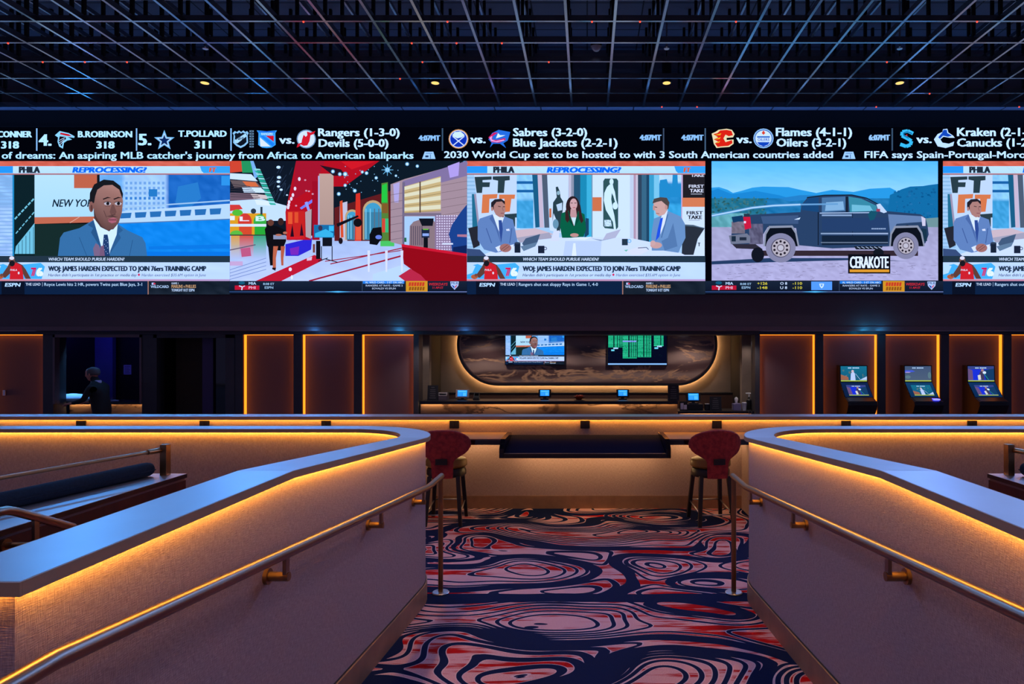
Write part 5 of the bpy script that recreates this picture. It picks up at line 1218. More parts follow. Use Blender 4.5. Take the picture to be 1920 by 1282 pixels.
for _px in (905, 1035, 1167, 1297): lamp('bar_fill_light', 'SPOT', (X(_px, 12.9), 12.98, 2.27), 30.0, (1.0, .86, .78), spot_size=math.radians(130), spot_blend=.7, shadow_soft_size=.05)  # fill spots added to brighten the recess, without fixtures
for _px in (795, 1403): lamp('bar_end_fill_light', 'SPOT', (X(_px, 11.7), 11.70, 2.19), 22.0, (1.0, .84, .78), spot_size=math.radians(120), spot_blend=.8, shadow_soft_size=.04)  # unseen spots added to brighten both ends of the bar
for _px in (792, 1407): lamp('pilaster_fill_light', 'SPOT', (X(_px, 12.3), 12.36, 2.12), 7.0, (1.0, .86, .84), spot_size=math.radians(110), spot_blend=.8, shadow_soft_size=.04)  # added spots lift the dark pilasters, no fixture there
# front counter of the bar, high stone part and lower wing
DC = 11.95
zt, zl = Z(752, DC), Z(771, DC)
x0, x1, x2 = X(787, DC), X(1271, DC), X(1414, DC)
t = thing('bar_counter', 'long bar counter with a lit stone front and black top in the central recess', 'bar', ((x0 + x1) / 2, DC + .3, 0))
MB().box(x0, x1, DC + .06, DC + .10, .0, zt - .021).build('stone_front', M['counter_stone'], t)
m = MB(); m.box(x0, x1, DC, DC + .62, zt - .02, zt); m.box(x0, x1, DC, DC + .014, zt - .055, zt - .02); m.build('countertop', M['ebony'], t)
MB().box(x0, x1, DC + .10, DC + .56, 0, zt - .056).build('body', M['darkwall'], t)
MB().box(x0 + .02, x1 - .02, DC + .018, DC + .034, zt - .040, zt - .0215).build('light_strip', M['counter_glow'], t)
t = thing('lower_counter', 'lower black counter wing at the right end of the stone bar', 'counter', ((x1 + x2) / 2, DC + .3, 0))
m = MB(); m.box(x1 + .002, x2, DC, DC + .62, zl - .015, zl); m.box(x1 + .002, x2, DC, DC + .014, zl - .040, zl - .015); m.build('countertop', M['ebony'], t)
MB().box(x1 + .03, x2 - .03, DC + .06, DC + .56, 0, zl - .016).build('body', M['counter_stone'], t)
MB().box(x1 + .04, x2 - .04, DC + .018, DC + .034, zl - .030, zl - .0165).build('light_strip', M['counter_glow'], t)

# things on the counters
def point_of_sale(px, d, z, w, label, shell, back=False):
    x = X(px, d); h = w * .62
    t = thing('sales_terminal', label, 'point of sale terminal', (x, d, z), 'sales terminals on the bar')
    m = MB(); m.box(x - w * .32, x + w * .32, d - .02, d + .14, z, z + .02); m.box(x - .03, x + .03, d + .05, d + .09, z + .02, z + .10); m.build('stand', M['black'], t, bevel=.003)
    Mx = Matrix.Translation((x, d + .03, z + .045)) @ Matrix.Rotation(math.radians(-14), 4, 'X')
    MB().box(-w / 2, w / 2, 0, .03, 0, h, Mx).build('monitor_shell', shell, t, bevel=.004)
    K = Pic(lambda u, v, dd: Mx @ Vector((u, -.002 - dd, v)))
    K.rect(-w * .36, h * .14, w * .36, h * .90, (26, 130, 214), (40, 176, 240)); K.rect(-w * .3, h * .7, w * .3, h * .8, (120, 206, 240)); K.rect(-w * .3, h * .2, -w * .02, h * .6, (60, 160, 226)); K.rect(w * .04, h * .2, w * .3, h * .6, (90, 190, 236))
    K.build('screen', t)
silver = mat('silver_plastic', lin((170, 150, 150)), .4)
point_of_sale(866, 12.2, zt, .24, 'silver sales terminal with a blue screen near the left end of the bar', silver)
point_of_sale(1021, 12.35, zt, .23, 'black sales terminal with a cyan screen below the left television', M['black'])
point_of_sale(1168, 12.35, zt, .23, 'black sales terminal with a blue screen below the right television', M['black'])
point_of_sale(1301, 12.2, zl + .11, .26, 'black sales terminal on a box at the right counter wing', M['black'])
x = X(1301, 12.27)
tag(MB().box(x - .15, x + .15, 12.16, 12.40, zl, zl + .11).build('cash_drawer', M['black'], None, bevel=.006), 'black cash drawer under the right sales terminal', 'cash drawer')
def sign(px, d, z, w, h, label, lines):
    x = X(px, d)
    t = thing('sign_holder', label, 'sign', (x, d, z), 'black counter signs')
    Mx = Matrix.Translation((x, d, z)) @ Matrix.Rotation(math.radians(-8), 4, 'X')
    m = MB(); m.box(-w / 2, w / 2, 0, .012, .006, h, Mx); m.box(-w / 2, w / 2, -.03, .07, 0, .008, Matrix.Translation((x, d, z))); m.build('holder', M['black'], t)
    m = MB()
    for fx, fy, fw in lines: m.box(-w * fw / 2 + fx * w, w * fw / 2 + fx * w, -.002, .0, h * fy, h * (fy + .045), Mx)
    m.build('faint_print', mat('faint_print', (.10, .09, .10), .6), t)
L5 = [(0, .84, .3), (0, .68, .5), (0, .56, .5), (0, .42, .55), (0, .28, .5), (0, .14, .6)]
sign(811, 12.15, zt, .19, .27, 'black table sign with faint print at the left end of the bar', L5)
sign(1263, 12.10, zt, .20, .28, 'black table sign with faint print at the right end of the stone bar', L5)
sign(1342, 12.12, zl, .21, .25, 'black table sign on the lower counter wing beside the tissue box', L5)
x = X(831, 12.25)
t = thing('card_printer', 'small grey printer box between the left sign and the silver terminal', 'printer', (x, 12.25, zt))
m = MB(); m.prism([(12.18, zt), (12.36, zt), (12.36, zt + .13), (12.24, zt + .14), (12.18, zt + .08)], x - .085, x + .085, 'x'); m.build('housing', mat('mauve_plastic', lin((92, 78, 88)), .5), t, bevel=.004)
MB().box(x - .06, x + .06, 12.19, 12.25, zt + .10, zt + .118, Matrix.Translation((0, 0, 0))).build('paper_slot', M['black'], t)
x = X(893, 12.3)
t = thing('payment_reader', 'small dark card reader tilted on the bar right of the silver terminal', 'card reader', (x, 12.3, zt))
Mx = Matrix.Translation((x, 12.3, zt + .03)) @ Matrix.Rotation(math.radians(-40), 4, 'X')
MB().box(-.05, .05, -.01, .02, 0, .12, Mx).build('reader_body', M['black'], t, bevel=.004); MB().box(x - .055, x + .055, 12.26, 12.40, zt, zt + .03).build('reader_base', M['black'], t)
MB().box(-.035, .035, -.013, -.0095, .05, .10, Mx).build('reader_window', M['gloss'], t)
x = X(1086, 12.35)
t = thing('fruit_bowl', 'small orange glass bowl on the bar between the two cyan screens', 'bowl', (x, 12.35, zt))
MB().lathe([(.03, 0), (.05, .004), (.09, .04), (.105, .065), (.10, .065), (.082, .04), (.045, .012), (.004, .010)], (x, 12.35, zt), 26).build('bowl_shell', M['orange_dish'], t, 'auto')
for q in range(5):
    a = q * 1.256; f = MB(); f.lathe([(.003, -.028), (.02, -.02), (.028, 0), (.02, .02), (.003, .028)], (x + .045 * math.cos(a), 12.35 + .045 * math.sin(a), zt + .06), 14)
    tag(f.build('wrapped_candy', M['orange_dish'], None, True), 'orange ball heaped in the small glass bowl on the bar', 'candy', 'candies in the bowl')
x = X(1326, 12.2)
t = thing('receipt_box', 'small black box with a pale top left of the sign on the lower counter wing', 'box', (x, 12.2, zl))
MB().box(x - .045, x + .045, 12.15, 12.25, zl, zl + .11).build('box_body', M['black'], t, bevel=.004); MB().box(x - .036, x + .036, 12.16, 12.24, zl + .11, zl + .118).build('pale_lid', M['white'], t)
x = X(1282, 12.12)
t = thing('brochure_rack', 'small rack with pale leaflets at the left of the lower counter wing', 'brochure rack', (x, 12.12, zl))
m = MB(); m.box(x - .07, x + .07, 12.08, 12.16, zl, zl + .02); m.box(x - .07, x + .07, 12.15, 12.16, zl, zl + .16); m.build('rack', M['black'], t)
m = MB(); m.box(x - .055, x - .002, 12.125, 12.145, zl + .02, zl + .13); m.box(x + .004, x + .055, 12.115, 12.135, zl + .02, zl + .10); m.build('leaflets', M['violet_paper'], t)
x = X(1381, 12.2)
t = thing('tissue_box', 'pale blue tissue box with a tissue pulled up on the lower counter wing', 'tissue box', (x, 12.2, zl))
MB().box(x - .07, x + .07, 12.13, 12.27, zl, zl + .12).build('carton', mat('pale_carton', lin((120, 112, 150)), .6), t, bevel=.004)
MB().lathe([(.03, 0), (.022, .03), (.035, .07), (.03, .10), (.004, .12)], (x - .005, 12.2, zl + .118), 9, 1, .6).build('tissue', M['white'], t, True)
x = X(1395.5, 12.12)
t = thing('paper_cup', 'white paper cup right of the tissue box', 'cup', (x, 12.12, zl))
MB().lathe([(.033, 0), (.045, .13), (.047, .135), (.043, .135), (.032, .01)], (x, 12.12, zl), 22).build('cup_wall', M['white'], t, 'auto')
MB().lathe([(.046, .135), (.044, .147), (.004, .148)], (x, 12.12, zl), 22).build('cup_lid', M['white'], t, 'auto')
x = X(1404, 12.34)
t = thing('pump_bottle', 'dark pump bottle with a pale cap behind the paper cup', 'bottle', (x, 12.32, zl))
MB().lathe([(.045, 0), (.048, .02), (.048, .17), (.02, .20), (.018, .23)], (x, 12.32, zl), 22).build('bottle_body', M['black'], t, 'auto')
m = MB(); m.cyl((x, 12.32, zl + .23), (x, 12.32, zl + .29), .012, n=12); m.box(x - .06, x + .03, 12.305, 12.335, zl + .285, zl + .305); m.build('pump_head', M['white'], t, bevel=.004)
x = X(1352, 12.42)
t = thing('cable_loop', 'thin dark cable loop hanging over the right end of the lower counter', 'cable', (X(1404, 11.93), 11.93, Z(775, 11.93)))
xq = X(1404, 11.93); MB().tube([(xq - .01, 11.97, zl + .01), (xq - .01, 11.93, zl + .005), (xq, 11.92, zl - .06), (xq + .03, 11.92, zl - .12), (xq + .06, 11.92, zl - .05), (xq + .05, 11.94, zl + .005)], .005, 8).build('cord', M['black'], t, True)

# ------------------------------------------------------------------ betting kiosks
def kiosk(px, label, pics, blue):
    w = .50; x = X(px, 11.95); y1 = DW + .09
    t = thing('betting_kiosk', label, 'betting kiosk', (x, y1 - .2, 0), 'betting kiosks')
    # side profile (y, z)
    zt_ = Z(684.5, 11.95); zu = Z(716, 11.95); zlo = Z(745, 11.75)
    prof = [(y1, 0), (y1, zt_), (11.955, zt_), (11.94, zu), (11.70, zlo), (11.56, zlo - .06), (11.54, zlo - .12), (11.60, zlo - .24), (11.66, zlo - .3), (11.66, 0)]
    MB().prism(prof, x - w / 2, x + w / 2, 'x').build('cabinet', M['black'], t, bevel=.006)
    def plane(p0, p1):
        p0, p1 = Vector((0, p0[0], p0[1])), Vector((0, p1[0], p1[1]))
        n = Vector((0, -(p0.z - p1.z), (p1.y - p0.y) * -1)); n = Vector((0, -(p0 - p1).z, (p0 - p1).y)).normalized()
        if n.y > 0: n = -n
        return lambda u, v, d: Vector((x, 0, 0)) + p0.lerp(p1, v) + Vector((u * w, 0, 0)) + n * (.004 + d)
    for nm, fn, pic in (('upper_screen', plane((11.955, zt_), (11.94, zu)), pics[0]), ('touch_screen', plane((11.94, zu), (11.70, zlo)), pics[1])):
        K = Pic(fn); pic(K); K.build(nm, t)
    MB().prism([(11.705, zlo + .006), (11.565, zlo - .052), (11.565, zlo - .062), (11.705, zlo - .01)], x - w / 2 + .03, x + w / 2 - .03, 'x').build('deck', M['ebony'], t)
    if blue:
        MB().box(x + .10, x + .19, 11.56, 11.66, zlo - .035, zlo - .012).build('bill_slot_light', M['blue_led'], t)
        lamp('kiosk_lamp', 'POINT', (x + .15, 11.50, zlo), .12, (.05, .06, 1.0), shadow_soft_size=.03)
    MB().box(x - w / 2 + .05, x + w / 2 - .05, 11.545, 11.57, zlo - .105, zlo - .085).build('ticket_tray', M['gloss'], t)
def title(K, c):
    for a, w in ((-.20, .035), (-.155, .03), (-.115, .035), (-.04, .05), (.02, .03), (.06, .035), (.105, .035), (.15, .04)): K.rect(a, .135, a + w, .195, c)
def pic_stage(bg, warm):
    def f(K):
        K.rect(-.46, .06, .46, .96, bg, mixc(bg, (10, 20, 60), .25)); K.rect(-.46, .90, .46, .96, (190, 200, 60))
        title(K, (206, 228, 236))
        for _ in range(18):
            a = R.uniform(-.44, .4); b = R.uniform(.3, .85); K.ell(a, b, R.uniform(.01, .05), R.uniform(.02, .08), jit(mixc(bg, warm, R.random() * .5), 14), 8)
        K.poly([(-.46, .55), (-.2, .7), (-.18, .88), (-.46, .88)], mixc(warm, (120, 70, 50), .4)); K.poly([(-.12, .9), (-.10, .5), (-.03, .34), (.04, .5), (.06, .9)], (200, 206, 226)); K.ell(-.04, .36, .045, .08, (226, 190, 180)); K.line([(.06, .5), (.22, .85)], .015, (190, 206, 220)); K.poly([(.2, .88), (.46, .66), (.46, .88)], (196, 206, 214))
    return f
def pic_guitar(K):
    K.rect(-.46, .06, .46, .96, (60, 70, 120)); K.rect(-.40, .24, .40, .90, (30, 50, 190)); K.rect(-.46, .90, .46, .96, (190, 200, 60)); title(K, (206, 228, 236))
    K.poly([(-.46, .2), (-.3, .3), (-.28, .88), (-.46, .88)], (110, 80, 110)); K.poly([(.1, .3), (.46, .2), (.46, .88), (.16, .88)], (24, 60, 90)); K.poly([(-.08, .88), (-.06, .5), (0, .3), (.1, .34), (.12, .88)], (70, 60, 80)); K.ell(.12, .44, .06, .08, (230, 236, 240)); K.poly([(-.12, .6), (-.02, .56), (.0, .86), (-.1, .88)], (226, 214, 190)); K.line([(.1, .5), (.26, .86)], .02, (40, 160, 130)); K.ell(.05, .3, .05, .08, (180, 130, 120))
def inset(f, bg):
    def g(K):
        K.rect(-.47, .03, .47, .97, bg, mixc(bg, (6, 20, 40), .3)); old = K.fn
        K.fn = lambda u, v, d: old(u * .74 + .02, .16 + v * .74, d + .0004); f(K); K.fn = old
    return g
def pic_blank(K):
    K.rect(-.46, .06, .46, .96, (70, 84, 104), (84, 96, 106)); K.rect(-.46, .90, .46, .96, (190, 200, 70)); title(K, (196, 218, 230)); K.poly([(-.46, .3), (-.2, .3), (-.1, .38), (-.46, .46)], (70, 90, 190)); K.ell(-.36, .42, .1, .03, (180, 150, 190), 10); K.ell(.4, .6, .06, .2, (96, 120, 116), 10); K.ell(-.36, .7, .1, .1, (96, 120, 116), 10)
stg = pic_stage((24, 110, 124), (200, 120, 80))
kiosk(1600.5, 'leftmost black betting kiosk with a teal picture on its upper screen', (stg, inset(pic_guitar, (16, 36, 66))), False)
kiosk(1721, 'middle black betting kiosk with a grey upper screen and a blue light', (pic_blank, inset(stg, (20, 60, 90))), True)
kiosk(1839, 'rightmost black betting kiosk with a blue picture on its upper screen', (pic_guitar, inset(pic_guitar, (16, 50, 84))), False)
# ------------------------------------------------------------------ straight partition in front of the back wall
PY = 8.0
t = thing('partition_wall', 'long low woven partition with an amber lit cap across the hall before the bar', 'partition', (0, PY + .15, 0))
zc = 1.088
MB().box(-11.5, 11.5, PY, PY + .22, .15, zc - .02).build('wall_panel', M['weave'], t)
m = MB()
m.box(-11.5, 11.5, PY - .043, PY + .265, zc - .014, zc)
m.build('cap', M['cap'], t)
for y0_ in (PY - .047, PY + .2655): MB().box(-11.5, 11.5, y0_, y0_ + .0035, zc - .040, zc - .0005).build('edge_band', M['band'], t)
MB().box(-11.5, 11.5, PY - .022, PY - .008, zc - .021, zc - .0145).build('light_strip', M['amber'], t)
MB().box(-11.5, 11.5, PY - .012, PY + .23, 0, .148).build('baseboard', M['base'], t)
for i, px in enumerate((153, 384, 612, 852, 1097, 1344, 1586, 1822)):
    x = X(px, PY)
    q = ['leftmost in view, above the left booth', 'second from the left, above the left booth', 'third from the left, above the left booth corner', 'just above the back of the left stool', 'in the middle, above the black display desk',
         'just above the back of the right stool', 'second from the right, above the right booth', 'rightmost in view, above the right booth'][i]
    t2 = thing('power_outlet', 'black square outlet on the long partition, ' + q, 'outlet', (x, PY, Z(803, PY)), 'outlets along the partition')
    MB().box(x - .056, x + .056, PY - .016, PY + .004, Z(803, PY), Z(788, PY)).build('cover_plate', M['black'], t2, bevel=.003)
    m = MB()
    for u in (-.026, .026): m.box(x + u - .016, x + u + .016, PY - .019, PY - .015, Z(799.5, PY), Z(791.5, PY))
    m.build('socket', M['ebony'], t2)

# desk with the sunken black display unit
zd, yf, yb = .900, 7.38, PY - .013
t = thing('player_desk', 'brown laminate desk with black edge and a black glass display in the middle', 'desk', (0, 7.6, 0))
xin0, xin1, xo = X(950, 7.6), X(1245, 7.6), 1.87
for s0, s1 in ((-xo, X(946, yf)), (X(1252, yf), xo)):
    i0 = X(957, yb) if s0 < 0 else X(1234, yb)
    pts = [(s0, yf), (s1, yf), (i0, yb), (s0, yb)] if s0 < 0 else [(s0, yf), (s1, yf), (s1, yb), (i0, yb)]
    MB().prism(pts, zd - .012, zd, 'z').build('desktop', M['desk'], t)
    MB().prism([(p[0], p[1] + (.004 if p[1] == yf else 0)) for p in pts], zd - .066, zd - .0125, 'z').build('edge_fascia', M['gloss'], t)
# trough: side cheeks, sloping glass, front lip
yl = 7.24; zl_ = Z(859, yl); x0, x1 = X(936, yl), X(1258, yl)
for xs, sg in ((x0, 1), (x1, -1)):
    pts = [(yl, zl_), (yb, zl_), (yb, zd + .002), (yf - .02, zd + .002), (yl, zl_ + .10)]
    MB().prism(pts, xs, xs + sg * .05, 'x').build('side_cheek', M['gloss'], t)
MB().prism([(yl + .02, zl_ + .035), (yl + .02, zl_ + .045), (yb - .01, zd - .03), (yb - .01, zd - .045)], x0 + .051, x1 - .051, 'x').build('display_glass', M['display'], t)
MB().box(x0 + .05, x1 - .05, yl - .005, yl + .03, zl_, zl_ + .05).build('front_lip', M['ebony'], t, bevel=.004)
MB().box(x0 + .05, x1 - .05, yl + .03, yb - .01, zl_, zl_ + .025).build('underside', M['black'], t)
MB().box(x0 + .1, x1 - .1, 7.80, 7.83, zl_ - .018, zl_ - .001).build('under_light', M['under'], t)
for s0, s1 in ((-xo + .03, x0 - .04), (x1 + .04, xo - .03)):
    MB().box(s0, s1, 7.86, 7.885, zd - .080, zd - .067).build('under_light', M['under'], t)
for sx in (-1, 1):
    MB().box(sx * 1.84 - .02, sx * 1.84 + .02, 7.30, yb, 0, zd - .067).build('support_panel', M['weave'], t)

# ------------------------------------------------------------------ booth partitions (left one built, right one mirrored)
RC = .655; CX, CY = -1.93, 4.945
def station_list():
    st = [(-1.275, y, 1.0, 0.0) for y in (1.42, 2.0, 2.687, 2.69, 3.4, 4.2, CY)]
    for i in range(1, 19):
        a = (PI / 2) * i / 18
        st.append((CX + RC * math.cos(a), CY + RC * math.sin(a), math.cos(a), math.sin(a)))
    st += [(-3.2, CY + RC, 0, 1), (-5.0, CY + RC, 0, 1), (-9.0, CY + RC, 0, 1)]
    return st
def top_z(p):
    y = p[1]
    if p[0] < -1.9: y = 9
    return 1.383 if y <= 2.69 else max(1.226, 1.383 - (y - 2.69) * .0697)
ST = station_list()
CAPST = [(-1.275, 1.395, 1.0, 0.0)] + ST[1:]
def booth(side):
    lr = 'left' if side < 0 else 'right'
    t = thing('booth_partition', 'low woven booth partition with rounded corner and amber lit grey cap, %s side of the aisle' % lr, 'partition', (side * 1.5, 4.0, 0), 'booth partitions')
    def put(m, *a, **k):
        if side > 0: m = m.mirrored()
        return m.build(*a, **k)
    wall = MB().sweep(ST, lambda i, p: [(.075, floor_z(p[1]) + .002 if p[0] > -1.9 else 0.0), (.075, top_z(p) - .03), (-.075, top_z(p) - .03), (-.075, 0.0)])
    put(wall, 'wall_panel', M['weave'], t)
    def capsec(i, p):
        z = top_z(p)
        return [(.107, z), (.107, z - .0125), (-.107, z - .0125), (-.107, z)]
    put(MB().sweep(CAPST[:3], capsec), 'cap', M['cap'], t)
    put(MB().sweep(CAPST[3:], capsec), 'cap', M['cap'], t)
    for s in (1, -1):
        put(MB().sweep(CAPST, lambda i, p: [(s * .1075, top_z(p) - .0005), (s * .1075, top_z(p) - .030), (s * .112, top_z(p) - .030), (s * .112, top_z(p) - .0005)]), 'edge_band', M['band'], t)
    zn = top_z(CAPST[0])
    m = MB(); m.box(-1.387, -1.163, 1.388, 1.3945, zn - .030, zn - .0005); put(m, 'edge_band', M['band'], t)
    for s in (1, -1):
        put(MB().sweep(ST, lambda i, p: [(s * .0965, top_z(p) - .0135), (s * .0965, top_z(p) - .020), (s * .084, top_z(p) - .020), (s * .084, top_z(p) - .0135)]), 'light_strip', M['amber'], t)
    put(MB().box(-1.34, -1.21, 1.408, 1.417, zn - .020, zn - .0135), 'light_strip', M['amber'], t)
    put(MB().sweep(ST, lambda i, p: [(.0755, floor_z(p[1]) if p[0] > -1.9 else 0), (.0755, (floor_z(p[1]) if p[0] > -1.9 else 0) + .14), (.087, (floor_z(p[1]) if p[0] > -1.9 else 0) + .138), (.087, floor_z(p[1]) if p[0] > -1.9 else 0)]), 'baseboard', M['base'], t)
    put(MB().sweep(ST, lambda i, p: [(.0755, (floor_z(p[1]) if p[0] > -1.9 else 0) + .1405), (.0755, (floor_z(p[1]) if p[0] > -1.9 else 0) + .147), (.080, (floor_z(p[1]) if p[0] > -1.9 else 0) + .147), (.080, (floor_z(p[1]) if p[0] > -1.9 else 0) + .1405)]), 'reveal_strip', M['ebony'], t)
booth(-1); booth(1)

# ------------------------------------------------------------------ aisle handrails
def handrail(side):
    lr = 'left' if side < 0 else 'right'
    t = thing('handrail', 'brushed metal handrail with floor post along the %s wall of the aisle' % lr, 'handrail', (side * 1.12, 5.22, 0), 'aisle handrails')
    def put(m, *a, **k):
        if side > 0: m = m.mirrored()
        return m.build(*a, **k)
    rx = -1.125
    zr = lambda y: .893 if y >= 4.80 else (.893 + (4.80 - y) * .0926 if y > 1.43 else .893 + 3.37 * .0926)
    path = [(rx, 5.235, zr(5.2)), (rx, 4.86, zr(5)), (rx, 4.80, zr(4.8) + .001), (rx, 4.74, zr(4.74)), (rx, 3, zr(3)), (rx, 1.47, zr(1.47)), (rx, 1.43, zr(1.43)), (rx, 1.38, zr(1.4)), (rx, .60, zr(1))]
    put(MB().tube(path, .0215, 20), 'rail', M['bronze'], t, smooth='auto')
    put(MB().cyl((rx, 5.20, .012), (rx, 5.20, .885), .0185, n=20), 'post', M['brass'], t, smooth='auto')
    put(MB().lathe([(.064, 0), (.066, .006), (.060, .012), (.022, .014)], (rx, 5.20, 0), 28), 'base_plate', M['steel'], t, smooth='auto')
    for y in (4.66, 3.70, 2.53, 1.30):
        zb = zr(y) - .088
        m = MB(); m.cyl((-1.199, y, zb), (rx + .012, y, zb), .0175, n=18); m.cyl((-1.2, y, zb), (-1.186, y, zb), .030, n=20)
        b = put(m, 'bracket', M['brass'], t, smooth='auto')
        s = MB(); s.box(rx - .007, rx + .007, y - .014, y + .014, zb - .012, zr(y) - .016)
        if side > 0: s = s.mirrored()
        s.build('stem', M['bronze'], b)
handrail(-1); handrail(1)

# ------------------------------------------------------------------ ledges, bolsters and rails in the booths
def booth_furniture(side):
    lr = 'left' if side < 0 else 'right'
    def put(m, *a, **k):
        if side > 0: m = m.mirrored()
        return m.build(*a, **k)
    zl, xr, ye = .95, -2.965, 5.02
    t = thing('seating_ledge', 'long polished mahogany ledge behind the %s booth wall' % lr, 'ledge', (side * 3.2, 3.6, 0), 'mahogany ledges')
    LQ = lambda e: [(xr - e, 1.0), (xr - e, ye - e), (-3.245, ye - e), (-4.05, 1.0)]
    put(MB().prism(LQ(0), zl - .030, zl - .0025, 'z'), 'top_slab', M['ledge'], t)
    put(MB().prism(LQ(.002), zl - .0024, zl, 'z'), 'polished_top', M['ledge_top'], t)
    put(MB().prism(LQ(.012), zl - .046, zl - .031, 'z'), 'groove_strip', M['trim'], t)
    put(MB().prism(LQ(.006), 0, zl - .0465, 'z'), 'front_panel', M['mahogany'], t)
    # bolster
    p0, p1 = Vector((-3.175, 4.93, zl + .052)), Vector((-3.52, 2.6, zl + .052))
    d = (p1 - p0).normalized()
    path = [p0, p0 + d * .012, p0 + d * .035, p0 + d * .07] + [p0.lerp(p1, q / 12) for q in range(1, 13)]
    t = thing('bolster', 'dark navy round bolster cushion lying on the %s mahogany ledge' % lr, 'bolster cushion', (side * 3.3, 3.8, zl), 'navy bolsters')
    put(MB().tube(path, [.030, .043, .050, .0515] + [.0515] * 12, 24), 'cushion', M['navy'], t, smooth='auto')
    put(MB().tube([p0 + d * .02 + Vector((.0505, 0, -.004))] + [p0.lerp(p1, q / 12) + Vector((.0505, 0, -.004)) for q in range(1, 13)], .0035, 8), 'piping', M['navy'], t, smooth=True)
    # guard rail
    t = thing('guard_rail', 'slim brass guard rail on a square post above the %s navy bolster' % lr, 'guard rail', (side * 3.1, 4.97, zl), 'guard rails on the ledges')
    put(MB().box(-3.112, -3.064, 4.93, 4.985, zl, zl + .225), 'post', M['brass'], t, bevel=.002)
    put(MB().tube([(-3.105, 4.955, zl + .185), (-3.38, 3.85, zl + .178), (-3.62, 2.9, zl + .172)], .0125, 14), 'rail', M['brass'], t, smooth='auto')
    put(MB().cyl((-3.108, 4.945, zl + .185), (-3.135, 4.83, zl + .184), .019, n=16), 'rail_socket', M['brass'], t, smooth='auto')
    m = MB().box(-3.625 - .02, -3.625 + .02, 2.87, 2.92, zl, zl + .215)
    put(m, 'post', M['brass'], t, bevel=.002)
booth_furniture(-1); booth_furniture(1)
# stair handrail fixed to the side of the left ledge
rx = -2.81
t = thing('stair_handrail', 'bent bronze stair handrail on the side of the left mahogany ledge', 'handrail', (rx, 3.4, .9))
MB().tube([(rx, 3.70, .895), (rx, 3.32, 1.072), (rx, 3.275, 1.087), (rx, 3.22, 1.090), (rx, 2.4, 1.09)], .0215, 20).build('rail', M['bronze'], t, 'auto')
m = MB(); m.cyl((-2.9660, 3.45, .868), (rx + .008, 3.45, .868), .0155, n=16); m.cyl((-2.9705, 3.45, .868), (-2.955, 3.45, .868), .034, n=20)
b = m.build('bracket', M['brass'], t, 'auto')
MB().box(rx - .008, rx + .008, 3.435, 3.465, .856, 1.0).build('stem', M['bronze'], b)

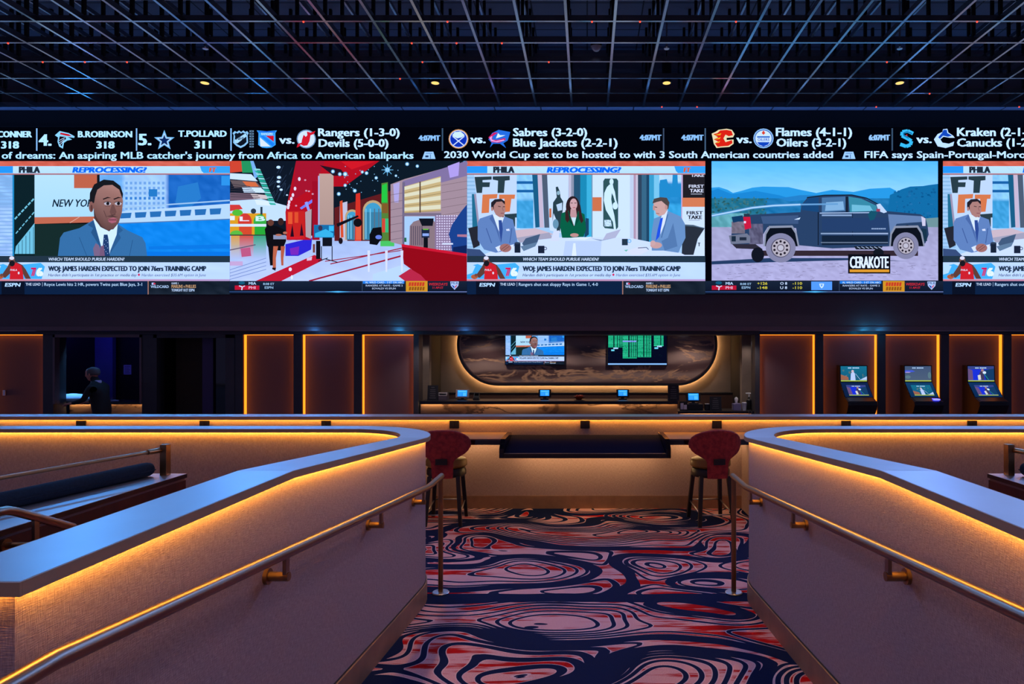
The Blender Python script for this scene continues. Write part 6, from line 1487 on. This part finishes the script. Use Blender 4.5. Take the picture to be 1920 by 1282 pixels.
# ------------------------------------------------------------------ bar stools
def stool(x, y, rot, label):
    t = thing('bar_stool', label, 'bar stool', (0, 0, 0), 'red velvet bar stools')
    # seat pad (round front, flat back) built around the origin; the back of the stool faces -y
    def pad(r, z0, z1, name, mt, b):
        n = 32; pts = []
        for i in range(n):
            a = 2 * PI * i / n; k = 1.0 - .06 * abs(math.sin(2 * a))
            pts.append((r * k * math.cos(a), r * .96 * k * math.sin(a) + .01))
        prof = [(.90, z0), (1.0, z0 + .02), (1.0, z1 - .035), (.94, z1 - .01), (.78, z1), (.4, z1 + .004)]
        vs = [(p[0] * s, p[1] * s, z) for s, z in prof for p in pts]
        fs = [(i * n + j, i * n + (j + 1) % n, (i + 1) * n + (j + 1) % n, (i + 1) * n + j) for i in range(len(prof) - 1) for j in range(n)]
        fs += [tuple(range(n - 1, -1, -1)), tuple(range((len(prof) - 1) * n, len(prof) * n))]
        return MB().add(vs, fs).build(name, mt, t, 'auto')
    pad(.225, .60, .70, 'seat_cushion', M['olive'], 0)
    pad(.215, .50, .60, 'seat_base', M['ebony'], 0)
    # wrap-around back shell: outline in (s, z), bent round the seat
    outl = [(0.512, .110), (.56, .115), (.62, .117), (.675, .120), (.70, .128), (.72, .148), (.745, .196), (.77, .250), (.80, .294), (.83, .318), (.865, .328), (.90, .320), (.935, .290), (.962, .247), (.985, .192), (1.002, .128), (1.012, .055)]
    RB = .36
    def bend(s, z, off):
        a = s / RB
        lean = (z - .5) * .10
        return Vector(((RB + off) * math.sin(a), .105 - lean - (RB + off) * math.cos(a), z))
    nu = 17; rows = []
    for z, w in outl: rows.append([(w * (2 * i / (nu - 1) - 1), z) for i in range(nu)])
    vs = []; fs = []; nr = len(rows); N = nr * nu
    for off in (0.0, -.034):
        for r in rows:
            for s_, z in r: vs.append(bend(s_, z, off))
    for lay in (0, 1):
        for j in range(nr - 1):
            for i in range(nu - 1):
                q = (lay * N + j * nu + i, lay * N + j * nu + i + 1, lay * N + (j + 1) * nu + i + 1, lay * N + (j + 1) * nu + i)
                fs.append(q if lay == 0 else q[::-1])
    rim = [j * nu for j in range(nr)] + [(nr - 1) * nu + i for i in range(1, nu)] + [j * nu + nu - 1 for j in range(nr - 2, -1, -1)] + [i for i in range(nu - 2, 0, -1)]
    for a, b in zip(rim, rim[1:] + rim[:1]): fs.append((a, b, b + N, a + N))
    sh = MB().add(vs, fs).build('back_shell', M['red_velvet'], t, 'auto', bevel=.008)
    MB().box(-.060, .060, -.318, -.296, .668, .728).build('handle_cutout', M['black'], sh)
    # rolled upper rim
    m = MB(); m.tube([bend(w * sg, z, -.017) for sg, seq in ((-1, outl[9:]), (1, outl[9:][::-1])) for z, w in seq], .018, 10); m.build('rim_roll', M['red_velvet'], t, True)
    for sx in (-1, 1):
        for sy, nm in ((-1, 'leg'), (1, 'leg')):
            tx, ty = sx * .15, (-.15 if sy < 0 else .16); bx, by = sx * .185, (-.215 if sy < 0 else .235)
            a, b = .022, .018
            vs = [(bx - b, by - b, 0), (bx + b, by - b, 0), (bx + b, by + b, 0), (bx - b, by + b, 0), (tx - a, ty - a, .52), (tx + a, ty - a, .52), (tx + a, ty + a, .52), (tx - a, ty + a, .52)]
            MB().add(vs, [(3, 2, 1, 0), (4, 5, 6, 7), (0, 1, 5, 4), (1, 2, 6, 5), (2, 3, 7, 6), (3, 0, 4, 7)]).build(nm, M['ebony'], t, bevel=.003)
    k = .19 / .52
    def leg_at(sx, sy, z):
        f = z / .52; ty = -.15 if sy < 0 else .16; by = -.215 if sy < 0 else .235
        return Vector((sx * (.185 + (.15 - .185) * f), by + (ty - by) * f, z))
    MB().cyl(leg_at(-1, 1, .20), leg_at(1, 1, .20), .008, n=10).build('foot_rest', M['steel'], t, True)
    MB().cyl(leg_at(-1, -1, .12), leg_at(1, -1, .12), .007, n=10).build('stretcher', M['steel'], t, True)
    for sx in (-1, 1): MB().cyl(leg_at(sx, -1, .13), leg_at(sx, 1, .19), .007, n=10).build('stretcher', M['steel'], t, True)
    t.location = (x, y, 0); t.rotation_euler = (0, 0, rot)
    return t
stool(-1.535, 7.38, math.radians(2), 'red velvet bar stool at the left end of the desk, beside the left booth wall')
stool(1.345, 7.38, math.radians(7), 'red velvet bar stool at the right end of the desk, wholly in view')
